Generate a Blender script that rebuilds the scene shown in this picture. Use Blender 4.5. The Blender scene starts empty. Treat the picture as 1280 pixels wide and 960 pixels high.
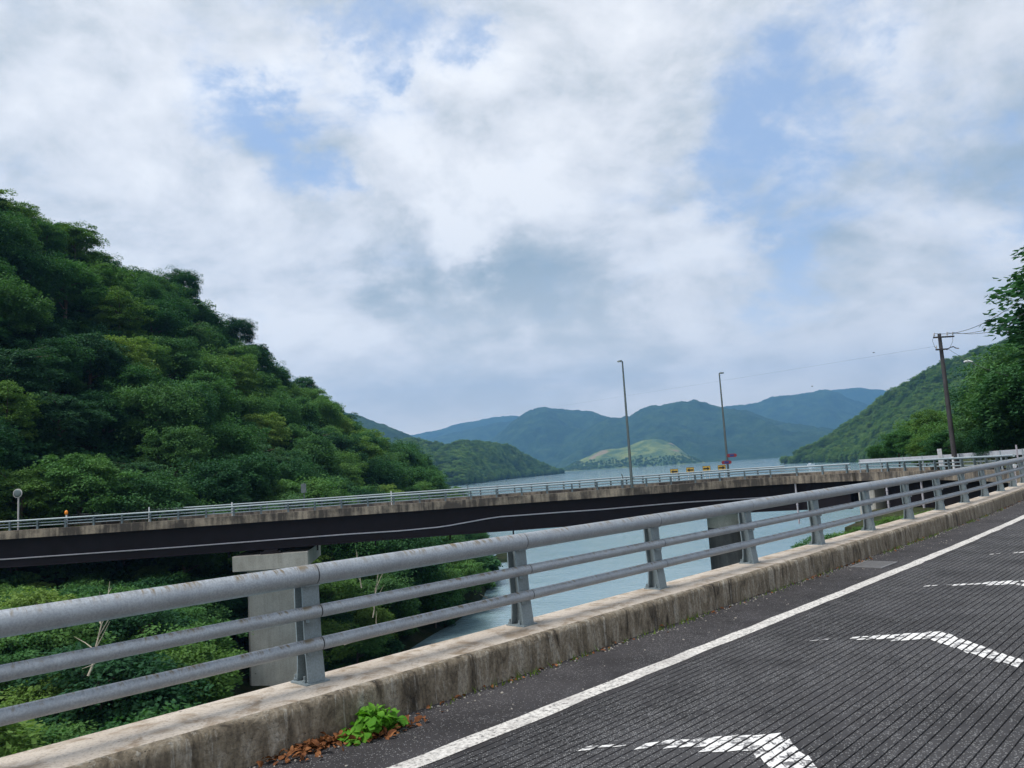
import bpy, math, random
import numpy as np
from mathutils import Vector, Matrix
random.seed(7); RNG = np.random.default_rng(7)
SC = bpy.context.scene; COL = SC.collection
PI = math.pi

# ------------------------------------------------------------------ camera
F, PITCH, ROLL, EYE = 968.4, math.radians(6.333), math.radians(3.544), 1.2885
cp, sp, cr, sr = math.cos(PITCH), math.sin(PITCH), math.cos(ROLL), math.sin(ROLL)
FW = np.array([0, cp, sp]); UP0 = np.array([0, -sp, cp]); RT0 = np.array([1.0, 0, 0])
CR = RT0 * cr - UP0 * sr; CU = RT0 * sr + UP0 * cr
cam = bpy.data.cameras.new('camera'); camo = bpy.data.objects.new('camera', cam); COL.objects.link(camo)
cam.sensor_width = 36; cam.lens = F / 1280 * 36; cam.clip_start = 0.1; cam.clip_end = 40000
M = Matrix(((CR[0], CU[0], -FW[0], 0), (CR[1], CU[1], -FW[1], 0), (CR[2], CU[2], -FW[2], EYE), (0, 0, 0, 1)))
camo.matrix_world = M; SC.camera = camo
def ray(u, v):
    d = FW + CR * (u - 640) / F - CU * (v - 480) / F
    return d / np.linalg.norm(d)
def at(u, v, D):                       # the point seen at a pixel of the photograph, D metres away on the ground plan
    d = ray(u, v); k = D / math.hypot(d[0], d[1])
    return np.array([d[0] * k, d[1] * k, EYE + d[2] * k])
def proj(p):
    q = np.asarray(p, float) - np.array([0, 0, EYE]); w = q @ FW
    return 640 + F * (q @ CR) / w, 480 - F * (q @ CU) / w, w

# ------------------------------------------------------------------ node helpers
def nd(nt, typ, ins=None, **kw):
    n = nt.nodes.new(typ)
    for k, v in kw.items(): setattr(n, k, v)
    for k, v in (ins or {}).items():
        s = n.inputs[k]
        if hasattr(v, 'is_linked') or isinstance(v, bpy.types.NodeSocket): nt.links.new(v, s)
        else: s.default_value = v
    return n
def math_(nt, op, a, b=0.0, c=None, clamp=False):
    d = {0: a, 1: b}
    if c is not None: d[2] = c
    return nd(nt, 'ShaderNodeMath', d, operation=op, use_clamp=clamp).outputs[0]
def mixc(nt, f, a, b, blend='MIX'):
    n = nt.nodes.new('ShaderNodeMix'); n.data_type = 'RGBA'; n.blend_type = blend
    for i, v in ((0, f), (6, a), (7, b)):
        if isinstance(v, bpy.types.NodeSocket): nt.links.new(v, n.inputs[i])
        else: n.inputs[i].default_value = v if i == 0 else (*v[:3], 1)
    return n.outputs[2]
def ramp(nt, fac, stops, interp='LINEAR'):
    n = nt.nodes.new('ShaderNodeValToRGB'); e = n.color_ramp.elements; n.color_ramp.interpolation = interp
    while len(e) < len(stops): e.new(0.5)
    for i, (p, c) in enumerate(stops):
        e[i].position = p; e[i].color = (*c, 1) if isinstance(c, tuple) else (c, c, c, 1)
    nt.links.new(fac, n.inputs[0]); return n.outputs[0]
def noise(nt, vec, scale, detail=5, rough=0.55, dist=0.0):
    d = {'Scale': scale, 'Detail': detail, 'Roughness': rough, 'Distortion': dist}
    if vec is not None: d['Vector'] = vec
    return nd(nt, 'ShaderNodeTexNoise', d).outputs[0]
def vscale(nt, vec, s):
    return nd(nt, 'ShaderNodeVectorMath', {0: vec, 1: s}, operation='MULTIPLY').outputs[0]

# ------------------------------------------------------------------ sky, sun, exposure
SUN_EL, SUN_AZ = math.radians(64), math.radians(-112)      # azimuth measured from +Y towards +X
W = bpy.data.worlds.new('World'); SC.world = W; W.use_nodes = True
nt = W.node_tree; nt.nodes.clear()
sky = nd(nt, 'ShaderNodeTexSky', sky_type='NISHITA'); sky.sun_disc = False
sky.sun_elevation = SUN_EL; sky.sun_rotation = SUN_AZ; sky.air_density = 1.0; sky.dust_density = 1.5; sky.ozone_density = 1.5
geo = nd(nt, 'ShaderNodeTexCoord').outputs['Generated']
vn = nd(nt, 'ShaderNodeVectorMath', {0: geo}, operation='NORMALIZE').outputs[0]
sx = nd(nt, 'ShaderNodeSeparateXYZ', {0: vn})
zz = math_(nt, 'MULTIPLY', math_(nt, 'ADD', math_(nt, 'MAXIMUM', sx.outputs[2], 0.0), 0.48), 0.68)
cl = nd(nt, 'ShaderNodeCombineXYZ', {0: math_(nt, 'DIVIDE', sx.outputs[0], zz), 1: math_(nt, 'DIVIDE', sx.outputs[1], zz), 2: 0.37}).outputs[0]
n1 = noise(nt, cl, 1.35, 9, 0.56, 0.25)
n2 = noise(nt, vscale(nt, cl, (1.0, 1.25, 1.0)), 3.1, 10, 0.60, 0.35)
n3 = noise(nt, cl, 0.8, 4, 0.5)
wob = nd(nt, 'ShaderNodeTexNoise', {'Vector': cl, 'Scale': 2.6, 'Detail': 10.0, 'Roughness': 0.66}).outputs['Color']
wob = nd(nt, 'ShaderNodeVectorMath', {0: wob, 1: (0.5, 0.5, 0.5)}, operation='SUBTRACT').outputs[0]
wob = nd(nt, 'ShaderNodeVectorMath', {0: wob, 1: (0.34, 0.34, 0.34)}, operation='MULTIPLY').outputs[0]
vnp = nd(nt, 'ShaderNodeVectorMath', {0: nd(nt, 'ShaderNodeVectorMath', {0: vn, 1: wob}, operation='ADD').outputs[0]}, operation='NORMALIZE').outputs[0]
def blob(px, py, size, amp):
    """a soft opening (or bank) in the cloud layer towards one direction of the sky"""
    d = ray(px, py); c = nd(nt, 'ShaderNodeVectorMath', {0: vnp, 1: tuple(d)}, operation='DOT_PRODUCT').outputs['Value']
    k = 1.0 / (1 - math.cos(size))
    e = math_(nt, 'EXPONENT', math_(nt, 'MULTIPLY', math_(nt, 'SUBTRACT', c, 1.0), k))
    return math_(nt, 'MULTIPLY', e, amp)
cov = math_(nt, 'ADD', math_(nt, 'MULTIPLY', n1, 0.65), math_(nt, 'ADD', math_(nt, 'MULTIPLY', n2, 1.0), math_(nt, 'SUBTRACT', math_(nt, 'MULTIPLY', noise(nt, cl, 7.5, 8, 0.62, 0.4), 0.40), 0.395)))
HOLES = [(225, 60, .035, -.16), (250, 130, .05, -.2), (300, 185, .06, -.25), (360, 150, .05, -.12), (400, 200, .06, -.27), (455, 225, .035, -.22), (470, 130, .03, -.06),
         (400, 20, .05, -.22), (500, 30, .06, -.22), (590, 50, .035, -.17), (520, 110, .022, -.15), (900, 150, .06, -.13), (950, 110, .07, -.12), (1030, 180, .09, -.13), (880, 225, .05, -.12),
         (960, 300, .06, -.13), (990, 340, .05, -.07), (1150, 210, .08, -.08), (1150, 40, .12, -.07), (1250, 280, .05, -.07),
         (650, 160, .13, .16), (780, 110, .12, .16), (110, 60, .16, .15), (130, 260, .18, .2), (300, 300, .09, .16), (700, 400, .2, .2), (560, 300, .12, .2), (330, 60, .035, .12), (390, 120, .03, .10), (1230, 130, .08, .05), (1150, 380, .12, .08)]
for h in HOLES: cov = math_(nt, 'ADD', cov, blob(*h))
cmask = ramp(nt, cov, [(0.40, 0.0), (0.50, 0.35), (0.60, 0.82), (0.74, 1.0)], 'B_SPLINE')
n4 = noise(nt, vscale(nt, cl, (0.9, 1.3, 1.0)), 2.2, 9, 0.58, 0.4)
cl2 = nd(nt, 'ShaderNodeVectorMath', {0: cl, 1: (0.05, -0.10, 0.0)}, operation='ADD').outputs[0]
relief = math_(nt, 'SUBTRACT', noise(nt, cl, 2.7, 8, 0.58, 0.3), noise(nt, cl2, 2.7, 8, 0.58, 0.3))
n5 = noise(nt, cl, 6.0, 9, 0.62, 0.5)
shade = math_(nt, 'ADD', math_(nt, 'MULTIPLY', n4, 1.15), math_(nt, 'ADD', math_(nt, 'MULTIPLY', n5, 0.40), math_(nt, 'SUBTRACT', math_(nt, 'MULTIPLY', relief, 1.0), 0.22)))
BANKS = [(200, 270, .09, .12), (330, 400, .1, .10), (470, 330, .05, .12), (700, 375, .035, .16), (860, 350, .07, .14), (900, 430, .07, .12), (1050, 420, .1, .08), (600, 130, .12, .17), (750, 60, .16, .13), (100, 30, .22, .17), (590, 285, .045, .30), (410, 375, .05, .20), (300, 320, .12, .10), (500, 200, .08, .1), (810, 260, .08, -.02),
         (650, 400, .10, -.22), (480, 440, .09, -.16), (60, 215, .1, -.06), (250, 350, .12, -.05), (700, 300, .06, -.10), (520, 330, .06, -.04), (900, 370, .1, .05), (880, 420, .06, .06), (1150, 330, .2, .03), (760, 470, .12, -.06), (560, 500, .2, .02)]
for h in BANKS: shade = math_(nt, 'ADD', shade, blob(*h))
ccol = ramp(nt, shade, [(0.24, (2.2, 2.6, 2.8)), (0.40, (2.85, 3.15, 3.3)), (0.54, (3.8, 3.95, 4.05)), (0.67, (4.7, 4.75, 4.85)), (0.88, (5.7, 5.7, 5.7))])
skyc = nd(nt, 'ShaderNodeMixRGB', {0: 1.0, 1: sky.outputs[0], 2: (0.86, 0.93, 1.0, 1)}, blend_type='MULTIPLY').outputs[0]
skyc = mixc(nt, 0.5, skyc, (2.9, 3.6, 4.8))
fin = mixc(nt, cmask, skyc, ccol)
hz = ramp(nt, sx.outputs[2], [(0.0, 0.8), (0.08, 0.42), (0.26, 0.0)])
fin = mixc(nt, hz, fin, (10.2, 9.3, 7.9))
bg = nd(nt, 'ShaderNodeBackground', {0: fin, 1: 0.10})
nt.links.new(bg.outputs[0], nd(nt, 'ShaderNodeOutputWorld').inputs[0])
sun = bpy.data.lights.new('sun', 'SUN'); sun.energy = 2.3; sun.angle = math.radians(24); sun.color = (1, 0.96, 0.9)
suno = bpy.data.objects.new('sun', sun); COL.objects.link(suno)
sd = Vector((math.sin(SUN_AZ) * math.cos(SUN_EL), math.cos(SUN_AZ) * math.cos(SUN_EL), math.sin(SUN_EL)))
suno.rotation_euler = sd.to_track_quat('Z', 'Y').to_euler(); suno.location = (0, 0, 60)
SC.view_settings.view_transform = 'Standard'; SC.view_settings.look = 'None'; SC.view_settings.gamma = 1; SC.view_settings.exposure = 0.95
SC.render.engine = 'CYCLES'; SC.cycles.use_denoising = True
SC.cycles.max_bounces = 6; SC.cycles.diffuse_bounces = 3; SC.cycles.glossy_bounces = 3; SC.cycles.transmission_bounces = 3
SC.cycles.transparent_max_bounces = 6; SC.cycles.volume_bounces = 0; SC.cycles.caustics_reflective = False; SC.cycles.caustics_refractive = False

# ------------------------------------------------------------------ materials
def mat(name):
    m = bpy.data.materials.new(name); m.use_nodes = True; n = m.node_tree; n.nodes.clear()
    b = nd(n, 'ShaderNodeBsdfPrincipled'); o = nd(n, 'ShaderNodeOutputMaterial'); n.links.new(b.outputs[0], o.inputs[0])
    return m, n, b, o
def setp(n, b, **kw):
    for k, v in kw.items():
        s = b.inputs[k.replace('_', ' ')]
        if isinstance(v, bpy.types.NodeSocket): n.links.new(v, s)
        else: s.default_value = (*v, 1) if isinstance(v, tuple) and len(v) == 3 else v
def bump(n, b, h, dist, strength=1.0):
    bn = nd(n, 'ShaderNodeBump', {'Height': h, 'Distance': dist, 'Strength': strength}); n.links.new(bn.outputs[0], b.inputs['Normal'])
def pos(n): return nd(n, 'ShaderNodeNewGeometry').outputs['Position']
def plain(name, col, rough=0.6, metal=0.0, var=0.15, scale=3.0):
    m, n, b, o = mat(name); p = pos(n)
    v = ramp(n, noise(n, p, scale, 6, 0.6), [(0.3, tuple(c * (1 - var) for c in col)), (0.7, tuple(min(1, c * (1 + var)) for c in col))])
    setp(n, b, Base_Color=v, Roughness=rough, Metallic=metal); b.inputs['Specular IOR Level'].default_value = 0.3 if rough > 0.5 else 0.5; return m
def concrete(name, light, dark, streak=0.5, rough=0.9, sc=1.0, thr=(0.42, 0.66)):
    m, n, b, o = mat(name); p = pos(n)
    big = noise(n, p, 1.1 * sc, 6, 0.6); st = noise(n, vscale(n, p, (7 * sc, 7 * sc, 0.55 * sc)), 1.0, 6, 0.62)
    fine = noise(n, p, 26 * sc, 6, 0.7)
    f = math_(n, 'ADD', math_(n, 'MULTIPLY', st, streak), math_(n, 'MULTIPLY', big, 1 - streak))
    c = ramp(n, f, [(thr[0], dark), (thr[1], light)])
    c = mixc(n, math_(n, 'MULTIPLY', ramp(n, fine, [(0.35, 1.0), (0.55, 0.0)]), 0.35), c, tuple(x * 0.45 for x in dark))
    setp(n, b, Base_Color=c, Roughness=rough); bump(n, b, fine, 0.006); return m
def kerb_face():
    m, n, b, o = mat('stained_kerb_face'); p = pos(n)
    st = noise(n, vscale(n, p, (7, 7, 2.2)), 1.0, 8, 0.68, 0.8); st2 = noise(n, vscale(n, p, (24, 24, 3.0)), 1.0, 6, 0.7, 0.5); big = noise(n, p, 0.9, 5, 0.6); fine = noise(n, p, 42, 6, 0.7)
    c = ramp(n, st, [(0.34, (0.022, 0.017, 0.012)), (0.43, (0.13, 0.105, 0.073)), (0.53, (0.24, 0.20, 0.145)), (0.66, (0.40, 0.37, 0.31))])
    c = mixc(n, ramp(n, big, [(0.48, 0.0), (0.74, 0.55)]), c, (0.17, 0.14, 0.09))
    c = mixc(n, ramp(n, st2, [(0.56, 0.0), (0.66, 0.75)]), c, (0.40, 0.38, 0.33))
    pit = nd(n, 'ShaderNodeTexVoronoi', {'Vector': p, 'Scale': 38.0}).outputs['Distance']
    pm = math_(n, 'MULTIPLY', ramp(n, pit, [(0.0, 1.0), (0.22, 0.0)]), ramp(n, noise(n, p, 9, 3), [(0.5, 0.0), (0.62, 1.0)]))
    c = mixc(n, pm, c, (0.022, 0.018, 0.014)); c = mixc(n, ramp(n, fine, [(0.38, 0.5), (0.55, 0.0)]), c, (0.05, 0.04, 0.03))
    setp(n, b, Base_Color=c, Roughness=0.92)
    bump(n, b, math_(n, 'SUBTRACT', math_(n, 'ADD', fine, noise(n, p, 12, 5, 0.7)), math_(n, 'MULTIPLY', pm, 1.5)), 0.012); return m
def kerb_top():
    m, n, b, o = mat('worn_kerb_top'); p = pos(n)
    big = noise(n, p, 1.3, 6, 0.6); mid = noise(n, p, 5, 7, 0.65, 0.6); fine = noise(n, p, 55, 6, 0.7)
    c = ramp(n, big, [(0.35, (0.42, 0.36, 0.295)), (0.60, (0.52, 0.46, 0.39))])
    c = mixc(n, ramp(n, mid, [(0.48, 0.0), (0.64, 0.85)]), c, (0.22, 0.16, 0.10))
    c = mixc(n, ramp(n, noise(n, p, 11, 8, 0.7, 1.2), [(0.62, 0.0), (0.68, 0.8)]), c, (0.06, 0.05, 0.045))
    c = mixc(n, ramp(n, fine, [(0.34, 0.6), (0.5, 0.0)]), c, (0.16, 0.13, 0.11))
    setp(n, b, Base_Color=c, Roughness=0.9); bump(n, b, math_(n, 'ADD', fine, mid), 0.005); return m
def asphalt(name, base, speck_scale=55.0, amount=0.35, patch=True):
    m, n, b, o = mat(name); p = pos(n)
    vo = nd(n, 'ShaderNodeTexVoronoi', {'Vector': p, 'Scale': speck_scale}); vcol = nd(n, 'ShaderNodeSeparateColor', {0: vo.outputs['Color']}).outputs[0]
    fine = noise(n, p, 120, 4, 0.7); big = noise(n, p, 1.2, 6, 0.65); med = noise(n, p, 7, 5, 0.6)
    c = ramp(n, med, [(0.3, tuple(x * 0.7 for x in base)), (0.7, tuple(x * 1.35 for x in base))])
    c = mixc(n, ramp(n, big, [(0.38, 0.0), (0.62, 0.7)]), c, tuple(x * 1.75 for x in base)); c = mixc(n, ramp(n, noise(n, p, 0.45, 5, 0.7, 1.0), [(0.52, 0.0), (0.62, 0.45)]), c, tuple(x * 0.55 for x in base))
    thr = math_(n, 'SUBTRACT', 0.97, math_(n, 'MULTIPLY', ramp(n, noise(n, p, 2.2, 4, 0.6), [(0.35, 0.1), (0.7, 1.0)]), amount))
    sm = math_(n, 'MULTIPLY', math_(n, 'GREATER_THAN', vcol, thr), ramp(n, vo.outputs['Distance'], [(0.25, 1.0), (0.5, 0.0)]))
    c = mixc(n, math_(n, 'MULTIPLY', sm, 0.8), c, (0.29, 0.29, 0.29))
    setp(n, b, Base_Color=c, Roughness=0.85); b.inputs['Specular IOR Level'].default_value = 0.22; bump(n, b, math_(n, 'ADD', vo.outputs['Distance'], fine), 0.006); return m
def galvanised(name, col, rust=1.0, metal=0.35):
    m, n, b, o = mat(name); uv = nd(n, 'ShaderNodeUVMap').outputs[0]; p = pos(n)
    sp_ = noise(n, p, 85, 5, 0.7); sp2 = noise(n, p, 7, 4, 0.6); band = noise(n, vscale(n, uv, (16.0, 1.2, 1.0)), 1.0, 6, 0.7, 0.4); gate = noise(n, vscale(n, uv, (1.1, 0.5, 1.0)), 1.0, 3, 0.5)
    c = ramp(n, sp_, [(0.36, tuple(x * 0.80 for x in col)), (0.62, tuple(min(1, x * 1.15) for x in col))])
    c = mixc(n, ramp(n, sp2, [(0.45, 0.0), (0.75, 0.45)]), c, tuple(x * 0.6 for x in col))
    nz = nd(n, 'ShaderNodeSeparateXYZ', {0: nd(n, 'ShaderNodeNewGeometry').outputs['Normal']}).outputs[2]
    up = ramp(n, nz, [(0.35, 0.0), (0.85, 1.0)])
    dm = math_(n, 'MULTIPLY', math_(n, 'MULTIPLY', ramp(n, band, [(0.50, 0.0), (0.60, 1.0)]), ramp(n, gate, [(0.34, 0.15), (0.50, 1.0)])), up)
    c = mixc(n, math_(n, 'MULTIPLY', dm, 0.85 * rust), c, (0.17, 0.13, 0.075))
    c = mixc(n, math_(n, 'MULTIPLY', math_(n, 'MULTIPLY', ramp(n, band, [(0.40, 1.0), (0.46, 0.0)]), up), 0.4 * rust), c, (0.10, 0.095, 0.08))
    setp(n, b, Base_Color=c, Roughness=ramp(n, sp_, [(0.3, 0.42), (0.7, 0.62)]), Metallic=metal); bump(n, b, sp_, 0.0015); return m
def leafy(name, c1, c2, c3, rnd=True, trans=0.3, scale=0.35):
    m, n, b, o = mat(name); p = pos(n)
    r = nd(n, 'ShaderNodeObjectInfo').outputs['Random']
    f = math_(n, 'ADD', math_(n, 'MULTIPLY', noise(n, p, scale, 5, 0.65), 0.62), math_(n, 'MULTIPLY', r, 0.38)) if rnd else noise(n, p, scale, 4, 0.6)
    c = ramp(n, f, [(0.26, c1), (0.47, c2), (0.70, c3)])
    setp(n, b, Base_Color=c, Roughness=0.7); b.inputs['Specular IOR Level'].default_value = 0.12
    t = nd(n, 'ShaderNodeBsdfTranslucent', {0: mixc(n, 1.0, c, (1.1, 1.25, 0.55), 'MULTIPLY')})
    mx = nd(n, 'ShaderNodeMixShader', {0: trans, 1: b.outputs[0], 2: t.outputs[0]}); n.links.new(mx.outputs[0], o.inputs[0]); return m
def ground(name, c1, c2, c3, scale):
    m, n, b, o = mat(name); p = pos(n)
    f = math_(n, 'ADD', math_(n, 'MULTIPLY', noise(n, p, scale, 8, 0.65), 0.6), math_(n, 'MULTIPLY', noise(n, p, scale * 7, 6, 0.7), 0.4))
    setp(n, b, Base_Color=ramp(n, f, [(0.36, c1), (0.5, c2), (0.64, c3)]), Roughness=0.95); b.inputs['Specular IOR Level'].default_value = 0.1
    bump(n, b, noise(n, p, scale * 9, 8, 0.8), 0.9 / scale * 0.16); return m
def worn_paint():
    m, n, b, o = mat('worn_white_paint'); p = pos(n); f = noise(n, p, 14, 8, 0.75, 0.4); g = noise(n, p, 70, 4, 0.7)
    c = ramp(n, g, [(0.3, (0.54, 0.53, 0.52)), (0.6, (0.74, 0.73, 0.71))]); c = mixc(n, ramp(n, f, [(0.43, 1.0), (0.50, 0.0)]), c, (0.10, 0.097, 0.10))
    setp(n, b, Base_Color=c, Roughness=0.8); bump(n, b, g, 0.003); return m
MT = dict(
    kface=kerb_face(), ktop=kerb_top(), asphalt=asphalt('grooved_asphalt', (0.040, 0.039, 0.041), 95, 0.6), shoulder=asphalt('shoulder_asphalt', (0.034, 0.032, 0.034), 110, 0.25),
    paint=worn_paint(), pipe=galvanised('galvanised_pipe', (0.335, 0.362, 0.392), 1.15, 0.45), post=galvanised('grey_green_post_paint', (0.20, 0.245, 0.265), 0.2, 0.15),
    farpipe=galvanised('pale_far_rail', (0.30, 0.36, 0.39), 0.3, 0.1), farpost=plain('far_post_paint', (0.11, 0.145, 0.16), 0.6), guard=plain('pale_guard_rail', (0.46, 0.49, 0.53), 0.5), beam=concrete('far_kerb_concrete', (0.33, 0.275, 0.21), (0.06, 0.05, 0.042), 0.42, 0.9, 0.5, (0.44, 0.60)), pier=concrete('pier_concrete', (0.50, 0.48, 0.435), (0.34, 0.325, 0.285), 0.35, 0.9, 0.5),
    steel=plain('dark_brown_girder_paint_and_loop_shade', (0.009, 0.006, 0.009), 0.75, 0.1, 0.25, 1.2), dark=plain('black_rubber', (0.012, 0.012, 0.014), 0.7), white=plain('white_panel', (0.72, 0.73, 0.75), 0.5), wire=plain('black_wire', (0.03, 0.03, 0.035), 0.5),
    conduit=plain('pale_conduit', (0.44, 0.42, 0.46), 0.5, 0.2), lamp=plain('grey_lamp_post', (0.12, 0.15, 0.155), 0.45, 0.5), polewood=plain('dark_wood_pole', (0.060, 0.056, 0.058), 0.85, 0, 0.3, 2), porcelain=plain('porcelain', (0.45, 0.43, 0.42), 0.3),
    yellow=plain('yellow_board', (0.60, 0.40, 0.08), 0.5, 0, 0.1), black=plain('black_print', (0.015, 0.015, 0.015), 0.5), red=plain('red_plate', (0.26, 0.03, 0.04), 0.45), blue=plain('blue_plate', (0.03, 0.05, 0.22), 0.45), orange=plain('orange_reflector', (0.80, 0.25, 0.01), 0.4),
    bark=plain('bark', (0.085, 0.066, 0.05), 0.9, 0, 0.4, 5), dead=plain('bleached_wood', (0.36, 0.31, 0.24), 0.85, 0, 0.3, 6),
    leafA=leafy('dark_broadleaf', (0.015, 0.056, 0.026), (0.034, 0.104, 0.040), (0.074, 0.165, 0.052)), leafB=leafy('mid_broadleaf', (0.028, 0.092, 0.030), (0.058, 0.148, 0.042), (0.110, 0.215, 0.056)), leafC=leafy('bluish_broadleaf', (0.016, 0.056, 0.030), (0.034, 0.094, 0.044), (0.064, 0.140, 0.056)), leafD=leafy('light_broadleaf', (0.055, 0.120, 0.028), (0.095, 0.185, 0.040), (0.165, 0.255, 0.060)),
    leafY=leafy('yellow_green_leaf', (0.07, 0.12, 0.025), (0.12, 0.18, 0.035), (0.20, 0.24, 0.05)), weed=leafy('bright_weed_leaf', (0.045, 0.15, 0.014), (0.085, 0.24, 0.022), (0.15, 0.33, 0.04), False, 0.35, 6),
    dryleaf=leafy('dry_leaf', (0.055, 0.024, 0.012), (0.15, 0.058, 0.024), (0.30, 0.13, 0.05), False, 0.1, 22), soil=ground('forest_soil', (0.012, 0.022, 0.008), (0.022, 0.036, 0.012), (0.05, 0.045, 0.025), 0.25),
    hillnear=ground('forested_hill', (0.02, 0.06, 0.018), (0.036, 0.09, 0.024), (0.06, 0.125, 0.032), 0.02), hillfar=ground('forested_mountain', (0.012, 0.036, 0.020), (0.030, 0.070, 0.032), (0.062, 0.112, 0.042), 0.012),
    stone=plain('pebble_stone', (0.30, 0.28, 0.25), 0.9, 0, 0.3, 20), grate=plain('drain_iron', (0.16, 0.16, 0.165), 0.7, 0.2, 0.2, 20), earth=ground('bank_earth', (0.16, 0.13, 0.085), (0.24, 0.20, 0.14), (0.30, 0.26, 0.19), 0.6))
MT['bankg'] = ground('grassy_bank', (0.03, 0.05, 0.015), (0.06, 0.075, 0.03), (0.17, 0.14, 0.09), 0.35)
MT['pierdark'] = concrete('shaded_pier_concrete', (0.13, 0.127, 0.12), (0.06, 0.058, 0.053), 0.35, 0.9, 0.5)  # darker pier concrete: the round column's shade is put into its colour
def knoll_mat():
    m, n, b, o = mat('cleared_slope'); p = pos(n)
    f = noise(n, p, 0.012, 7, 0.6, 0.5); g = noise(n, vscale(n, p, (0.6, 0.6, 1.6)), 0.011, 4, 0.5, 0.8)
    c = ramp(n, f, [(0.34, (0.025, 0.065, 0.02)), (0.46, (0.05, 0.10, 0.025)), (0.58, (0.13, 0.17, 0.04)), (0.72, (0.21, 0.24, 0.06))])
    c = mixc(n, ramp(n, g, [(0.64, 0.0), (0.68, 0.9)]), c, (0.25, 0.18, 0.11))
    setp(n, b, Base_Color=c, Roughness=0.95); bump(n, b, noise(n, p, 0.1, 6, 0.7), 6); return m
MT['knoll'] = knoll_mat()
def water_mat():
    m, n, b, o = mat('lake_water'); p = pos(n)
    w1 = noise(n, vscale(n, p, (1.0, 1.6, 1.0)), 0.9, 4, 0.6); w2 = noise(n, p, 0.12, 3, 0.5); w3 = noise(n, p, 0.02, 3, 0.5)
    dist = nd(n, 'ShaderNodeVectorMath', {0: p}, operation='LENGTH').outputs['Value']
    k = nd(n, 'ShaderNodeMapRange', {0: dist, 1: 60.0, 2: 260.0, 3: 0.025, 4: 0.9}).outputs[0]
    k = math_(n, 'MULTIPLY', k, ramp(n, w3, [(0.35, 0.35), (0.65, 1.3)]))
    setp(n, b, Base_Color=(0.175, 0.265, 0.295), Roughness=0.05, IOR=1.33)
    bn = nd(n, 'ShaderNodeBump', {'Height': math_(n, 'ADD', w1, math_(n, 'MULTIPLY', w2, 2.0)), 'Distance': 0.5}); n.links.new(k, bn.inputs['Strength']); n.links.new(bn.outputs[0], b.inputs['Normal']); return m
MT['water'] = water_mat()

# ------------------------------------------------------------------ mesh helpers
class MB:
    def __init__(s): s.v = []; s.f = []; s.uv = []; s.mi = []
    def add(s, v, f, uv=None, mi=0):
        o = len(s.v); s.v += [tuple(map(float, p)) for p in v]
        for k, q in enumerate(f): s.f.append(tuple(i + o for i in q)); s.mi.append(mi); s.uv.append(uv[k] if uv else None)
    def box(s, c, d, ax=None, mi=0):
        """box with centre c, full sizes d, optional 3 axes"""
        A = np.eye(3) if ax is None else np.array(ax); P = []
        for k in range(8):
            o = np.array([(-1, 1)[k & 1] * d[0] / 2, (-1, 1)[k >> 1 & 1] * d[1] / 2, (-1, 1)[k >> 2 & 1] * d[2] / 2]); P.append(np.array(c) + o @ A)
        s.add(P, [(0, 2, 3, 1), (4, 5, 7, 6), (0, 1, 5, 4), (2, 6, 7, 3), (0, 4, 6, 2), (1, 3, 7, 5)], mi=mi)
    def tube(s, pts, r, n=12, cap=True, u0=0.0, mi=0):
        pts = np.array(pts, float); m = len(pts); r = np.full(m, r) if np.isscalar(r) else np.array(r)
        T = np.gradient(pts, axis=0); T /= np.linalg.norm(T, axis=1)[:, None] + 1e-12
        ref = np.array([0, 0, 1.0]) if abs(T[:, 2]).mean() < 0.8 else np.array([0, 1.0, 0])
        V = []; U = u0 + np.concatenate([[0], np.cumsum(np.linalg.norm(np.diff(pts, axis=0), axis=1))])
        for i in range(m):
            a = np.cross(T[i], ref); a /= np.linalg.norm(a); b = np.cross(a, T[i])
            for k in range(n): t = 2 * PI * k / n; V.append(pts[i] + r[i] * (a * math.cos(t) + b * math.sin(t)))
        Fc = []; UV = []
        for i in range(m - 1):
            for k in range(n):
                k2 = (k + 1) % n; Fc.append((i * n + k, i * n + k2, (i + 1) * n + k2, (i + 1) * n + k)); UV.append(((U[i], k / n), (U[i], (k + 1) / n), (U[i + 1], (k + 1) / n), (U[i + 1], k / n)))
        if cap: Fc += [tuple(range(n))[::-1], tuple(range((m - 1) * n, m * n))]; UV += [None, None]
        s.add(V, Fc, UV, mi)
    def ball(s, c, r, n=8, mi=0):
        c = np.array(c); r = np.array(r) * np.ones(3); V = [c + (0, 0, -r[2])]; h = n // 2
        for i in range(1, h):
            t = -PI / 2 + PI * i / h
            for k in range(n): a = 2 * PI * k / n; V.append(c + r * (math.cos(t) * math.cos(a), math.cos(t) * math.sin(a), math.sin(t)))
        V.append(c + (0, 0, r[2])); L = len(V) - 1; Fc = []
        for k in range(n):
            k2 = (k + 1) % n; Fc.append((0, 1 + k2, 1 + k)); Fc.append((L, L - n + k, L - n + k2))
            for i in range(h - 2): a = 1 + i * n; Fc.append((a + k, a + k2, a + n + k2, a + n + k))
        s.add(V, Fc, None, mi)
    def mesh(s, name, mats, smooth=True, angle=40):
        me = bpy.data.meshes.new(name); me.from_pydata(s.v, [], s.f)
        for m in (mats if isinstance(mats, (list, tuple)) else [mats]): me.materials.append(m)
        me.polygons.foreach_set('material_index', s.mi)
        if any(u is not None for u in s.uv):
            l = me.uv_layers.new(name='UVMap'); buf = []
            for q, u in zip(s.f, s.uv): buf += [c for p in (u or [(0, 0)] * len(q)) for c in p]
            l.data.foreach_set('uv', buf)
        me.validate()
        if smooth: me.shade_smooth(); me.set_sharp_from_angle(angle=math.radians(angle))
        return me
    def obj(s, name, mats, parent=None, smooth=True, angle=40):
        return link(name, s.mesh(name, mats, smooth, angle), parent)
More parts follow.
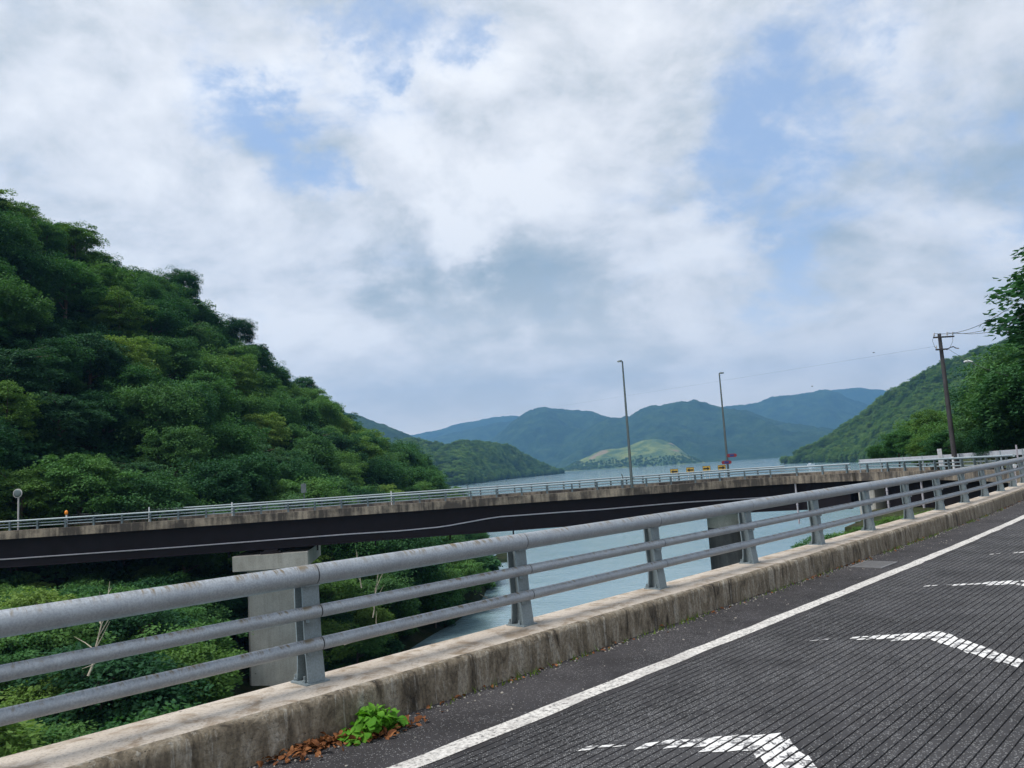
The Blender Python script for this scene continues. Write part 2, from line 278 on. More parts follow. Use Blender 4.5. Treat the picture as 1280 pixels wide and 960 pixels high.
def link(name, data, parent=None, loc=None, rotz=0, scale=None):
    o = bpy.data.objects.new(name, data); COL.objects.link(o)
    if parent: o.parent = parent
    if loc is not None: o.location = tuple(map(float, loc))
    o.rotation_euler[2] = rotz
    if scale is not None: o.scale = scale if hasattr(scale, '__len__') else (scale,) * 3
    return o
def tag(o, label, cat, group=None):
    o['label'] = label; o['category'] = cat
    if group: o['group'] = group
    return o
def thing(name, label, cat, loc=(0, 0, 0), rotz=0, group=None): return tag(link(name, None, None, loc, rotz), label, cat, group)
def struct(o): o['kind'] = 'structure'; return o
def stuff(o, label=None):
    o['kind'] = 'stuff'
    if label: o['label'] = label
    return o
def hash2(ix, iy, seed):
    h = (ix.astype(np.int64) * 374761393 + iy.astype(np.int64) * 668265263 + seed * 974634777) & 0x7fffffff
    h = ((h ^ (h >> 13)) * 1274126177) & 0x7fffffff; return ((h ^ (h >> 16)) & 0xffff) / 65535.0
def vnoise(x, y, seed=0):
    ix, iy = np.floor(x), np.floor(y); fx, fy = x - ix, y - iy; fx = fx * fx * (3 - 2 * fx); fy = fy * fy * (3 - 2 * fy)
    a, b = hash2(ix, iy, seed), hash2(ix + 1, iy, seed); c, d = hash2(ix, iy + 1, seed), hash2(ix + 1, iy + 1, seed)
    return (a * (1 - fx) + b * fx) * (1 - fy) + (c * (1 - fx) + d * fx) * fy
def fbm(x, y, seed=0, oct=5, gain=0.5):
    t = 0; a = 1; s = 0
    for i in range(oct): t = t + a * (vnoise(x * 2 ** i, y * 2 ** i, seed + i) - 0.5); s += a; a *= gain
    return t / s * 2
def grid_mesh(name, X, Y, Z, m):
    a, b = X.shape; co = np.stack([X, Y, Z], -1).reshape(-1, 3); i = np.arange((a - 1) * (b - 1)); r, c = i // (b - 1), i % (b - 1); k = r * b + c
    me = bpy.data.meshes.new(name); me.from_pydata(co.tolist(), [], np.stack([k, k + 1, k + b + 1, k + b], -1).tolist()); me.materials.append(m); me.shade_smooth(); return me

# ------------------------------------------------------------------ plan of the two bridges
Q0 = (-1.32935574, 5.20811825, 0.76889144, -7.5612e-05, -0.00587224)      # near railing: x, y, heading, curvature, its change
ST = 0.05; NEAR = []
x, y, h = Q0[:3]
for i in range(180): x -= ST * math.sin(h); y -= ST * math.cos(h); NEAR.append((-(i + 1) * ST, x, y, h))
NEAR.reverse(); x, y, h = Q0[:3]
for i in range(720): NEAR.append((i * ST, x, y, h)); x += ST * math.sin(h); y += ST * math.cos(h); h += ST * (Q0[3] + Q0[4] * i * ST / 2 * 0.1)
NEAR = np.array(NEAR)
def nearp(s, lat=0.0, z=0.0):
    x = np.interp(s, NEAR[:, 0], NEAR[:, 1]); y = np.interp(s, NEAR[:, 0], NEAR[:, 2]); h = np.interp(s, NEAR[:, 0], NEAR[:, 3])
    return np.array([x + lat * math.cos(h), y - lat * math.sin(h), z]), h
PF = np.array([[-37.55, 57.67, -0.12], [-35.55, 57.74, -0.12], [-33.55, 57.86, -0.12], [-31.56, 58.03, -0.12], [-29.57, 58.24, -0.12], [-27.58, 58.48, -0.12], [-25.6, 58.75, -0.12], [-23.62, 59.03, -0.11], [-21.64, 59.31, -0.11], [-19.66, 59.6, -0.1], [-17.68, 59.87, -0.1], [-15.7, 60.13, -0.09], [-13.71, 60.37, -0.08], [-11.72, 60.59, -0.07], [-9.73, 60.8, -0.06], [-7.74, 60.98, -0.05], [-5.75, 61.15, -0.04], [-3.76, 61.31, -0.03], [-1.76, 61.46, -0.01], [0.23, 61.6, 0.0], [2.23, 61.73, 0.02], [4.22, 61.87, 0.03], [6.22, 62.02, 0.05], [8.21, 62.19, 0.07], [10.2, 62.38, 0.08], [12.19, 62.58, 0.1], [14.18, 62.77, 0.12], [16.18, 62.87, 0.14], [18.18, 62.78, 0.17], [20.14, 62.38, 0.19], [21.97, 61.58, 0.21], [23.55, 60.35, 0.23], [24.77, 58.76, 0.26], [25.6, 56.94, 0.28], [26.09, 55.0, 0.31], [26.31, 53.02, 0.34], [26.35, 51.02, 0.36], [26.25, 49.02, 0.39], [26.03, 47.03, 0.42], [25.71, 45.06, 0.45], [25.3, 43.1, 0.48], [24.79, 41.17, 0.51], [24.19, 39.26, 0.54], [23.5, 37.38, 0.58], [22.72, 35.54, 0.61]])
ext = np.array([PF[0] + (PF[0] - PF[1]) * k + [0, -0.03 * k * k, 0] for k in range(8, 0, -1)]); FARP = np.concatenate([ext, PF]); FARP[:, 2] -= 0.75    # kerb-top heights; eight more posts out of frame
NP = len(FARP)
def farp(t, lat=0.0, dz=0.0):
    """t counts posts; lateral + is towards the cove (the viewer)"""
    t = min(max(t, 0), NP - 1.001); i = int(t); f = t - i; g = lambda k: FARP[min(max(k, 0), NP - 1)]
    p0, p1, p2, p3 = g(i - 1), g(i), g(i + 1), g(i + 2)
    p = 0.5 * (2 * p1 + (p2 - p0) * f + (2 * p0 - 5 * p1 + 4 * p2 - p3) * f * f + (3 * p1 - p0 - 3 * p2 + p3) * f ** 3)
    d = 0.5 * ((p2 - p0) + 2 * (2 * p0 - 5 * p1 + 4 * p2 - p3) * f + 3 * (3 * p1 - p0 - 3 * p2 + p3) * f * f)
    h = math.atan2(d[0], d[1]); return np.array([p[0] + lat * math.cos(h), p[1] - lat * math.sin(h), p[2] + dz]), h
def sweep(fn, ts, prof, mb, closed=True, mis=None, u=True):
    n = len(prof); V = []; Fc = []; UV = []
    for t in ts:
        for q in prof: V.append(fn(t, q[0], q[1])[0])
    m = n if closed else n - 1
    for i in range(len(ts) - 1):
        for k in range(m):
            k2 = (k + 1) % n; Fc.append((i * n + k, (i + 1) * n + k, (i + 1) * n + k2, i * n + k2)); UV.append(((ts[i], k / n), (ts[i + 1], k / n), (ts[i + 1], (k + 1) / n), (ts[i], (k + 1) / n)))
    o = len(mb.f); mb.add(V, Fc, UV)
    if mis: mb.mi[o:] = [mis[k % m] for k in range(len(Fc))]
    if closed: e = (len(ts) - 1) * n; mb.add([V[k] for k in range(n)] + [V[e + k] for k in range(n)], [tuple(range(n)), tuple(range(n, 2 * n))[::-1]])
fr = lambda a, b, st: list(np.linspace(a, b, max(2, int(round((b - a) / st)) + 1)))

# ------------------------------------------------------------------ the road we stand on
ZR = -0.26; S0, S1 = -8.5, 33.0
ss = fr(S0, S1, 0.5)
mb = MB(); sweep(nearp, ss, [(0.24, ZR), (1.16, ZR)], mb, False); struct(mb.obj('road_shoulder', MT['shoulder']))
PITCHG, GW, GD = 0.060, 0.010, 0.009; prof = [(1.16, ZR)]; lat = 1.17
LANDS = []
while lat < 7.2:
    prof += [(lat, ZR), (lat + 0.0015, ZR - GD), (lat + GW - 0.0015, ZR - GD), (lat + GW, ZR)]; LANDS.append((lat + GW, lat + PITCHG)); lat += PITCHG
prof.append((7.4, ZR))
mb = MB(); sweep(nearp, ss, prof, mb, False); struct(mb.obj('road', MT['asphalt'], smooth=False))
mb = MB(); edge = fr(S0, S1, 0.25)
jl = RNG.normal(0, 0.006, len(edge)); jr = RNG.normal(0, 0.006, len(edge)); V = []
for i, s in enumerate(edge): V += [nearp(s, 0.975 + jl[i], ZR + 0.004)[0], nearp(s, 1.115 + jr[i], ZR + 0.004)[0]]
mb.add(V, [(2 * i, 2 * i + 1, 2 * i + 3, 2 * i + 2) for i in range(len(edge) - 1)])
def line_paint():
    m, n, b, o = mat('edge_line_paint'); p = pos(n); f = noise(n, p, 38, 6, 0.75); g = noise(n, p, 2.5, 4, 0.6)
    c = ramp(n, f, [(0.38, (0.10, 0.098, 0.095)), (0.48, (0.48, 0.46, 0.43)), (0.66, (0.68, 0.66, 0.62))]); c = mixc(n, ramp(n, g, [(0.45, 0.0), (0.68, 0.45)]), c, (0.27, 0.25, 0.235))
    setp(n, b, Base_Color=c, Roughness=0.85); bump(n, b, f, 0.004); return m
struct(mb.obj('edge_line', line_paint(), smooth=False))
# worn chevrons, paint left only on the ribs between the grooves
def chevron(apex):
    mb = MB(); rng = np.random.default_rng(int(apex * 100))
    for (l0, l1) in LANDS:
        lc = (l0 + l1) / 2; w = abs(lc - 2.42)
        if w > 0.76: continue
        back = apex - w * (1.0 if lc < 2.42 else 0.95); th = (0.33 if lc > 2.2 else 0.22) - 0.17 * w
        if lc < 1.9: th *= 0.75
        n = 3; a0 = back - th + rng.normal(0, 0.012); a1 = back + rng.normal(0, 0.012)
        if lc < 2.0 and rng.random() < 0.35: a0 = (a0 + a1) / 2
        if lc < 1.95 and lc > 1.78 and rng.random() < 0.7: continue
        for k in range(n):
            q0 = a0 + (a1 - a0) * k / n ; q1 = a0 + (a1 - a0) * (k + 1) / n + .0004 * 0
            if rng.random() < (0.02 if lc > 2.0 else 0.22) : continue
            d0, d1 = rng.uniform(0.0, 0.004, 2); sl_ = (1.0 if lc < 2.42 else -0.95) * (l1 - l0) / 2; jj = rng.normal(0, .006, 4) if k in (0, n - 1) else np.zeros(4)
            mb.add([nearp(q0 - sl_ + jj[0], l0 + d0, ZR + .004)[0], nearp(q0 + sl_ + jj[1], l1 - d1, ZR + .004)[0], nearp(q1 + sl_ + jj[2], l1 - d0, ZR + .004)[0], nearp(q1 - sl_ + jj[3], l0 + d1, ZR + .004)[0]], [(0, 1, 2, 3)])
    return struct(mb.obj('chevron_marking', MT['paint'], smooth=False))
for a in (1.38, 4.32, 7.28, 10.2, 13.2, 16.2): chevron(a)
# kerb under the near railing, broken edge towards the road
mb = MB(); ts = fr(S0, S1, 0.06); n = len(ts); sa = np.array(ts)
ch = np.clip(fbm(sa * 2.2, sa * 0, 3, 5) * 0.02 + 0.012, 0.003, 0.05); ch2 = np.clip(fbm(sa * 9, sa * 0 + 4, 5, 3) * 0.012 + 0.008, 0.002, 0.03)
bow = 0.025 * np.interp(sa, [-8, 0, 8, 33], [0.2, 0, -0.4, 0]); V = []; PR = 9
for i, s in enumerate(ts):
    b = 0.295 + bow[i]; w1 = fbm(sa[i:i+1] * 6, np.array([1.5]), 11, 3)[0] * 0.006
    for q in [(-0.235, -0.55), (-0.235, -0.012), (-0.222, 0.0), (0.03, 0.004 + w1 * .4), (b - 0.035 - ch[i], 0.0), (b - 0.006 - ch2[i] * .4, -0.008 - ch[i] * .5), (b + w1, -0.03 - ch2[i] - ch[i]), (b + 0.002 - w1, -0.15), (b + 0.012, -0.45)]: V.append(nearp(s, *q)[0])
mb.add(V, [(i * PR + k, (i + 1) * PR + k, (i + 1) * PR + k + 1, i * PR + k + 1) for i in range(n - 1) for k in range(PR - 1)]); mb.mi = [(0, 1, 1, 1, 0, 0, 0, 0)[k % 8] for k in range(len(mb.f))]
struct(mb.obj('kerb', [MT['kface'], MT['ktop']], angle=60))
mb = MB(); sweep(nearp, fr(S0, S1, 1.0), [(-0.15, -0.56), (7.6, -0.56), (7.6, -0.29), (0.2, -0.29), (0.2, -0.30)], mb); struct(mb.obj('bridge_deck_slab', MT['beam'], smooth=False))

# ------------------------------------------------------------------ railings
def post_meshes():
    """bent H-section post; x runs along the rail, y towards the road, z up; y=0 is the foot of the front flange"""
    prof = [(0.012, -0.002, -0.155), (0.10, -0.012, -0.140), (0.20, -0.026, -0.135), (0.32, -0.034, -0.142), (0.45, -0.040, -0.150), (0.62, -0.046, -0.150)]
    mb = MB(); w = 0.062; t = 0.012
    for side in (0, 1):
        V = []
        for z, yf, yr in prof:
            y0 = yf if side == 0 else yr + t
            V += [(-w, y0 - t, z), (w, y0 - t, z), (w, y0, z), (-w, y0, z)]
        Fc = [(i * 4 + k, i * 4 + (k + 1) % 4, (i + 1) * 4 + (k + 1) % 4, (i + 1) * 4 + k) for i in range(len(prof) - 1) for k in range(4)] + [(3, 2, 1, 0), tuple(range(len(prof) * 4 - 4, len(prof) * 4))]
        mb.add(V, Fc)
    V = []
    for z, yf, yr in prof: V += [(-0.006, yr + t, z), (0.006, yr + t, z), (0.006, yf - t, z), (-0.006, yf - t, z)]
    mb.add(V, [(i * 4 + k, i * 4 + (k + 1) % 4, (i + 1) * 4 + (k + 1) % 4, (i + 1) * 4 + k) for i in range(len(prof) - 1) for k in range(4)])
    post = mb.mesh('post', MT['post'], False)
    mb = MB(); mb.box((0, -0.085, 0.006), (0.17, 0.20, 0.012)); plate = mb.mesh('base_plate', MT['post'], False)
    mb = MB()
    for k in range(6): pass
    mb.tube([(0, 0, 0), (0, 0, 0.016)], 0.016, 6); mb.tube([(0, 0, 0.016), (0, 0, 0.04)], 0.008, 8); bolt = mb.mesh('anchor_bolt', MT['post'], False)
    mb = MB(); mb.box((0.02, 0.002, -0.05), (0.06, 0.07, 0.03)); br = mb.mesh('bracket', MT['post'], False)
    mb = MB(); mb.box((0, -0.06, 0.622), (0.11, 0.09, 0.012)); sad = mb.mesh('saddle', MT['post'], False)
    return post, plate, bolt, br, sad
POST, PLATE, BOLT, BRACK, SADDLE = post_meshes(); FPOST = POST.copy(); FPOST.materials[0] = MT['farpost']
RAILS = [('top_rail', 0.685, -0.048, 0.0685), ('middle_rail', 0.455, 0.004, 0.0415), ('lower_rail', 0.25, 0.012, 0.0415)]
rail = thing('bridge_railing', 'grey galvanised three-bar railing on the near stained concrete kerb, closest to the road', 'railing', (0, 0, 0))
for i in range(-3, 17):
    s = 2 * i - 0.06; p, h = nearp(s); ang = PI / 2 - h
    po = link('post', POST, rail, p, ang)
    # local +y must point to the road (lat +): x along heading, y = left of heading, so mirror by turning half round
    po.rotation_euler[2] = ang + PI
    link('base_plate', PLATE, po)
    if i < 6:
        for bx in (-0.058, 0.058):
            for by in (-0.165, -0.02 if False else -0.055): link('anchor_bolt', BOLT, po, (bx, by, 0.012))
    if i < 9:
        link('bracket', BRACK, po, (0, -0.03, 0.455)); link('bracket', BRACK, po, (0, -0.03, 0.25)); link('saddle', SADDLE, po)
ROT = {}
for nm, z, la, r in RAILS:
    for i in range(-4, 16):
        a, b = 2 * i - 0.03, 2 * (i + 1) - 0.03
        if i == 15: b += 0.6
        mb = MB(); mb.tube([nearp(s, la, z)[0] for s in fr(a + 0.004, b - 0.004, 0.2)], r, 28, True, u0=a); mb.obj(nm, MT['pipe'], rail)
    mb = MB()
    for i in range(-3, 16): mb.tube([nearp(2 * i - 0.03 + d, la, z)[0] for d in (-0.06, 0.06)], r * 0.93, 20)
    mb.obj('joint_sleeve', MT['dark'], rail)['kind'] = 'stuff'

# ------------------------------------------------------------------ far girder bridge
bridge = thing('girder_bridge', 'far curved road bridge of dark steel girders under a stained concrete edge, crossing the inlet', 'bridge', (0, 0, 0))
TJ = 8 + 32.35; GAP = 0.16
for a, b in ((0, TJ - GAP / 2), (TJ + GAP / 2, NP - 1.2)):
    mb = MB(); sweep(farp, fr(a, b, 0.34), [(0.23, 0.0), (0.235, -0.59), (0.0, -0.60), (-0.29, -0.60), (-0.29, -0.02), (-0.27, 0.0)], mb); mb.obj('edge_beam', MT['beam'], bridge, angle=30)
mb = MB(); sweep(farp, fr(0, TJ, 0.5), [(-8.3, -0.0), (-8.3, -0.55), (-8.8, -0.55), (-8.8, -0.0)], mb); mb.obj('edge_beam', MT['beam'], bridge, angle=30)
mb = MB(); sweep(farp, fr(0, NP - 2, 0.5), [(-0.295, -0.30), (-0.295, -0.58), (-8.25, -0.58), (-8.25, -0.30)], mb); mb.obj('deck_slab', MT['beam'], bridge, smooth=False)
mb = MB(); sweep(farp, fr(0, NP - 2, 0.5), [(-0.30, -0.262), (-8.24, -0.262)], mb, False); struct(mb.obj('far_road', MT['shoulder'], None, False))
for la, g0, g1 in [(l_, a_, b_) for l_ in (-0.35, -4.2, -7.9) for a_, b_ in ((0, TJ - .45), (TJ + 1.1, NP - 1.5))]:  # past the joint the near-black paint stands in for shade under the slab
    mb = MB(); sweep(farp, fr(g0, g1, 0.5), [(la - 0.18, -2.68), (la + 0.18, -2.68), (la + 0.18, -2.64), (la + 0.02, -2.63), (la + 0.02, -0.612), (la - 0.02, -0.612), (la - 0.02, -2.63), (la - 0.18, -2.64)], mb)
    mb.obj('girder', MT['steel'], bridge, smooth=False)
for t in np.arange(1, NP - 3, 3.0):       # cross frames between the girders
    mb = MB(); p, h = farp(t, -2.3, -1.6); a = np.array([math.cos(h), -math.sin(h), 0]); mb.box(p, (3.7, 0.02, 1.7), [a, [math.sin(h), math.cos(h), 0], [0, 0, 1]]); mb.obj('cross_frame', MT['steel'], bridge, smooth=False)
pts = []
CND = [(0, 699), (215, 684), (430, 667.5), (500, 663), (552, 658), (585, 652), (619, 646), (700, 640), (750, 636.6), (848, 628), (954, 621.7), (1060, 611)]
for t in fr(0.2, TJ - 0.3, 0.5):
    p, h = farp(t, -0.27, 0); u, v, w = proj(p); tgt = np.interp(u, [c[0] for c in CND], [c[1] for c in CND]); zc = (v - tgt) * w / F
    pts.append((p[0], p[1], p[2] + max(-2.45, min(-0.75, zc))))
mb = MB(); mb.tube(pts, 0.05, 8); mb.obj('conduit', MT['conduit'], bridge)
def near_t(px, lat=0.0):
    return float(min(np.arange(0, NP - 1, 0.1), key=lambda t: abs(proj(farp(t, lat)[0])[0] - px)))
for px in (7, 151, 282, 394, 466, 561, 641, 704, 800):
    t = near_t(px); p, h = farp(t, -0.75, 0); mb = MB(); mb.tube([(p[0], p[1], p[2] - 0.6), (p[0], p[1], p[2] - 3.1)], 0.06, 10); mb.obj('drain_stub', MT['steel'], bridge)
for px, bot in ((992, -3.7), (1106, -3.1), (1150, -3.0), (1262, -2.4)):
    t = near_t(px); p, h = farp(t, 0.05, 0); mb = MB(); mb.tube([(p[0], p[1], p[2] - 0.55), (p[0], p[1], p[2] + bot)], 0.075, 10)
    for z in (-1.3, -2.2): mb.tube([(p[0], p[1], p[2] + z), (p[0], p[1], p[2] + z - .06)], 0.095, 10)
    mb.obj('drain_pipe', MT['conduit'], bridge)
# piers
t = near_t(336); p, h = farp(t, 0, 0)
pc = np.array([p[0], p[1]]); a = np.array([math.sin(h), math.cos(h)]); b = np.array([math.cos(h), -math.sin(h)]); ax = [(*a, 0), (*b, 0), (0, 0, 1)]
ztop = p[2] - 3.05
def bevelbox(mb, c, d, ax, bv=0.06):
    A = np.array(ax); x, y, z = d[0] / 2, d[1] / 2, d[2] / 2; ring = [(-x + bv, -y), (x - bv, -y), (x, -y + bv), (x, y - bv), (x - bv, y), (-x + bv, y), (-x, y - bv), (-x, -y + bv)]
    V = [np.array(c) + np.array([q[0], q[1], s * z]) @ A for s in (-1, 1) for q in ring]
    mb.add(V, [(k, (k + 1) % 8, 8 + (k + 1) % 8, 8 + k) for k in range(8)] + [tuple(range(8))[::-1], tuple(range(8, 16))])
mb = MB(); bevelbox(mb, (pc[0] - b[0] * 4.2, pc[1] - b[1] * 4.2, (ztop - 1.3 - 17) / 2), (4.1, 5.6, 17 + ztop - 1.3 + 0), ax, 0.15); pier = mb.obj('pier', MT['pier'], bridge, smooth=False)
mb = MB(); cz = (pc[0] - b[0] * 4.1, pc[1] - b[1] * 4.1)
A3 = np.array(ax); V = []
for z, hx, hy in ((ztop - 1.32, 2.06, 2.9), (ztop - 1.1, 2.75, 4.3), (ztop, 2.75, 4.35)):
    for q in ((-1, -1), (1, -1), (1, 1), (-1, 1)): V.append(np.array([cz[0], cz[1], z]) + np.array([q[0] * hx, q[1] * hy, 0]) @ A3)
mb.add(V, [(i * 4 + k, i * 4 + (k + 1) % 4, i * 4 + 4 + (k + 1) % 4, i * 4 + 4 + k) for i in range(2) for k in range(4)] + [(3, 2, 1, 0), (8, 9, 10, 11)])
mb.obj('cap', MT['pier'], pier, smooth=False)
for la in (-0.35, -4.2, -7.9):
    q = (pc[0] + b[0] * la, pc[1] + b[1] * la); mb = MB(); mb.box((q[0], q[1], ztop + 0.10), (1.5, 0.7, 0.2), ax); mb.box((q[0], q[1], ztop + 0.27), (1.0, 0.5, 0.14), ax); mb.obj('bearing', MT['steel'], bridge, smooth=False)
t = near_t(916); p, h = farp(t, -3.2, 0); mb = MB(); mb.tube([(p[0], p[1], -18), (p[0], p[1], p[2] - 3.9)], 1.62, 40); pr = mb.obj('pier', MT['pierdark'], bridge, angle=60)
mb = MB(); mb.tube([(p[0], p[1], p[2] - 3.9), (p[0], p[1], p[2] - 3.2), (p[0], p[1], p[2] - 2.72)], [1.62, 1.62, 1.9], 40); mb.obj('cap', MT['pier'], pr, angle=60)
t = TJ; p, h = farp(t + 0.3, -0.3, 0); mb = MB(); a = np.array([math.sin(h), math.cos(h)]); b = np.array([math.cos(h), -math.sin(h)]); axj = [(*a, 0), (*b, 0), (0, 0, 1)]
bevelbox(mb, (p[0] - b[0] * 3.2, p[1] - b[1] * 3.2, p[2] - 4.6), (1.5, 6.8, 7.6), axj); mb.obj('abutment', MT['pier'], bridge, smooth=False)
def far_railing(fn, ts_posts, ts_rail, label, side, kids=True):
    rl = thing('bridge_railing', label, 'railing', (0, 0, 0))
    for t in ts_posts:
        p, h = fn(t); po = link('post', FPOST, rl, p, PI / 2 - h + (0 if side > 0 else PI))
    for nm, z, la, r in RAILS:
        mb = MB(); mb.tube([fn(t, -la * side, z)[0] for t in ts_rail], r * 0.95, 10); mb.obj(nm, MT['farpipe'], rl)
    return rl
far_railing(farp, range(0, int(TJ) + 1), fr(0, TJ - 0.2, 0.5), 'three-bar railing along the near edge of the far girder bridge, over the dark girder', 1)
far_railing(farp, [TJ + 0.6] + list(range(int(TJ) + 2, NP - 1)), fr(TJ + 0.2, NP - 1.3, 0.4), 'three-bar railing turning sharply round the land corner beyond the bridge joint', 1)
far2 = lambda t, la=0.0, z=0.0: farp(t, -8.5 + la, z)
far_railing(far2, list(np.arange(0, TJ - 3, 0.75)), fr(0, TJ - 3, 0.5), 'distant railing on the lake side of the far bridge deck, behind the chevron boards', -1)

# ------------------------------------------------------------------ land, hills, lake
WZ = -15.0
a = np.linspace(0, 2 * PI, 97); rr = np.array([0, 20, 60, 120, 250, 500, 1000, 2000, 4000, 8000, 13000.0])
X = rr[:, None] * np.cos(a)[None]; Y = rr[:, None] * np.sin(a)[None]
struct(link('lake', grid_mesh('lake', X, Y, X * 0 + WZ, MT['water'])))
def hill(name, skyl, ridge, foot, m, na, nv, amp, freq, seed, back=600, crown=0.0, ravine=1.0, zfoot=-17.0):
    """a hill whose crest runs at its own distance, with a front slope down to the lake and a back slope"""
    us = np.linspace(skyl[0][0], skyl[-1][0], na); vs = np.interp(us, [q[0] for q in skyl], [q[1] for q in skyl])
    Dr = np.interp(us, [q[0] for q in ridge], [q[1] for q in ridge]); Df = np.interp(us, [q[0] for q in foot], [q[1] for q in foot])
    R = np.array([at(u, v, D) for u, v, D in zip(us, vs, Dr)]); az = R[:, :2] / Dr[:, None]
    vv = np.concatenate([np.linspace(0, 1, nv), 1 + np.linspace(0, 1, nv // 2 + 1)[1:]])
    D = np.where(vv[:, None] <= 1, Df + (Dr - Df) * vv[:, None], Dr + back * (vv[:, None] - 1))
    X = az[None, :, 0] * D; Y = az[None, :, 1] * D; zr = R[:, 2] - crown
    Z = np.where(vv[:, None] <= 1, zfoot + (zr - zfoot) * np.clip(vv[:, None], 0, 1) ** 0.92, zr - (zr + 30) * (np.clip(vv[:, None] - 1, 0, 1)) ** 1.3)
    env = np.clip(4 * np.clip(vv, 0, 1) * (1 - np.clip(vv, 0, 1)), 0, 1)[:, None] + np.clip(vv - 1, 0, 1)[:, None]
    rid = 1 - 2 * np.abs(fbm(X * freq, Y * freq, seed, 5)); Z = Z + amp * ravine * env * (rid - 0.5) + amp * 0.22 * fbm(X * freq * 5, Y * freq * 5, seed + 9, 4) * np.minimum(1, vv * 6)[:, None] + min(7.0, amp * 0.1) * fbm(X * 0.03, Y * 0.03, seed + 20, 3) * np.minimum(1, vv * 6)[:, None]
    o = struct(link(name, grid_mesh(name, X, Y, Z, m))); return X, Y, Z, nv
hill('mountain', [(1000, 500), (1040, 488), (1070, 485), (1100, 487), (1150, 500), (1250, 520), (1400, 500), (1600, 520)], [(0, 7900)], [(0, 7000)], MT['hillfar'], 90, 16, 90, 0.0009, 3)
hill('mountain', [(440, 556), (500, 546), (545, 538), (580, 528), (610, 523), (640, 519), (680, 522), (740, 540), (800, 560)], [(0, 7200)], [(0, 6400)], MT['hillfar'], 110, 16, 60, 0.0011, 5)
hill('mountain', [(480, 562), (540, 548), (565, 541), (600, 533), (630, 527), (655, 522), (690, 528), (760, 560)], [(0, 6000)], [(0, 5300)], MT['hillfar'], 110, 16, 50, 0.0014, 8)
hill('mountain', [(820, 548), (870, 525), (900, 512), (920, 506), (940, 503), (965, 497), (985, 494), (1010, 490), (1022, 487), (1032, 487), (1050, 492), (1080, 505), (1130, 530), (1220, 545)], [(0, 6300)], [(0, 5400)], MT['hillfar'], 260, 50, 90, 0.0016, 13)
hill('mountain', [(560, 580), (600, 562), (625, 541), (640, 526), (655, 516), (672, 508.5), (685, 508), (700, 511), (720, 514), (740, 515), (752, 519), (765, 523), (800, 535), (850, 560)], [(0, 5000)], [(0, 3900)], MT['hillfar'], 380, 90, 90, 0.0019, 21)
hill('mountain', [(670, 590), (700, 565), (725, 545), (745, 530), (760, 522), (775, 521), (787, 521), (800, 512), (815, 507.5), (830, 505), (850, 501), (865, 502), (880, 503), (900, 508), (920, 512), (960, 522), (1000, 530), (1060, 545), (1120, 558), (1200, 575)], [(0, 4400)], [(0, 3300)], MT['hillfar'], 520, 100, 95, 0.0022, 34)
HK = hill('hill', [(700, 590), (716, 580), (740, 568), (752, 563), (765, 561), (780, 560), (790, 556), (803, 551), (815, 549), (828, 550), (838, 553), (850, 561), (862, 570), (875, 577), (890, 584)], [(0, 3150)], [(0, 2800)], MT['knoll'], 130, 24, 14, 0.006, 55, 300)
hill('hill', [(330, 490), (380, 502), (430, 515), (450, 521), (470, 528), (495, 537), (520, 548), (560, 562), (610, 585)], [(0, 2300)], [(0, 1700)], MT['hillfar'], 260, 60, 40, 0.004, 61)
HL = hill('hill', [(400, 575), (440, 560), (480, 552), (505, 546), (520, 546), (540, 549), (560, 554), (575, 549), (600, 549), (620, 552), (640, 557), (655, 565), (670, 574), (690, 586), (708, 593), (718, 595)], [(400, 1350), (575, 1400), (716, 2000)], [(400, 950), (575, 1060), (640, 1500), (716, 1900)], MT['hillnear'], 140, 30, 16, 0.008, 71, 300, 11)
HR = hill('hill', [(980, 584), (1000, 573), (1008, 566), (1030, 553), (1060, 531), (1090, 508), (1115, 488), (1150, 471), (1180, 456), (1210, 446), (1250, 433), (1320, 405), (1420, 370), (1600, 330)], [(980, 1330), (1010, 1300), (1250, 1000), (1600, 800)], [(980, 1290), (1010, 1230), (1100, 900), (1250, 560), (1600, 420)], MT['hillnear'], 170, 36, 22, 0.006, 83, 400, 4)

# ------------------------------------------------------------------ trees
def leaf_cloud(rng, centres, radii, per, size, flat=0.28, fold=0.18):
    """many pointed leaves in flattened sprays round the given centres -> vertex and face arrays"""
    V = []; k = 0
    cs = np.repeat(centres, per, axis=0); rs = np.repeat(radii, per)
    n = len(cs); out = cs[:, :2] / (np.linalg.norm(cs[:, :2], axis=1)[:, None] + 1e-6)
    a = rng.uniform(0, 2 * PI, n); q = np.sqrt(rng.uniform(0, 1, n)) * rs
    off = np.stack([q * np.cos(a), q * np.sin(a), rng.normal(0, 1, n) * rs * flat], -1)
    off[:, 2] -= 0.35 * q * q / rs                              # sprays droop at their rim
    c = cs + off
    d = np.stack([np.cos(a), np.sin(a), rng.normal(-0.25, 0.3, n)], -1) + np.concatenate([out * 0.6, np.zeros((n, 1))], 1) + rng.normal(0, 0.35, (n, 3)); d /= np.linalg.norm(d, axis=1)[:, None]
    up = np.array([0, 0, 1.0]) + rng.normal(0, 0.38, (n, 3)); sd = np.cross(d, up); sd /= np.linalg.norm(sd, axis=1)[:, None] + 1e-9; nn = np.cross(sd, d)
    L = size * rng.uniform(0.65, 1.35, n)[:, None]; w = 0.30 * L
    P = np.stack([c - d * L * 0.5, c + sd * w - nn * w * fold, c + d * L * 0.5, c - sd * w - nn * w * fold], 1).reshape(-1, 3)
    i = np.arange(n)[:, None] * 4; return P, np.concatenate([i, i + 1, i + 2, i + 3], 1)
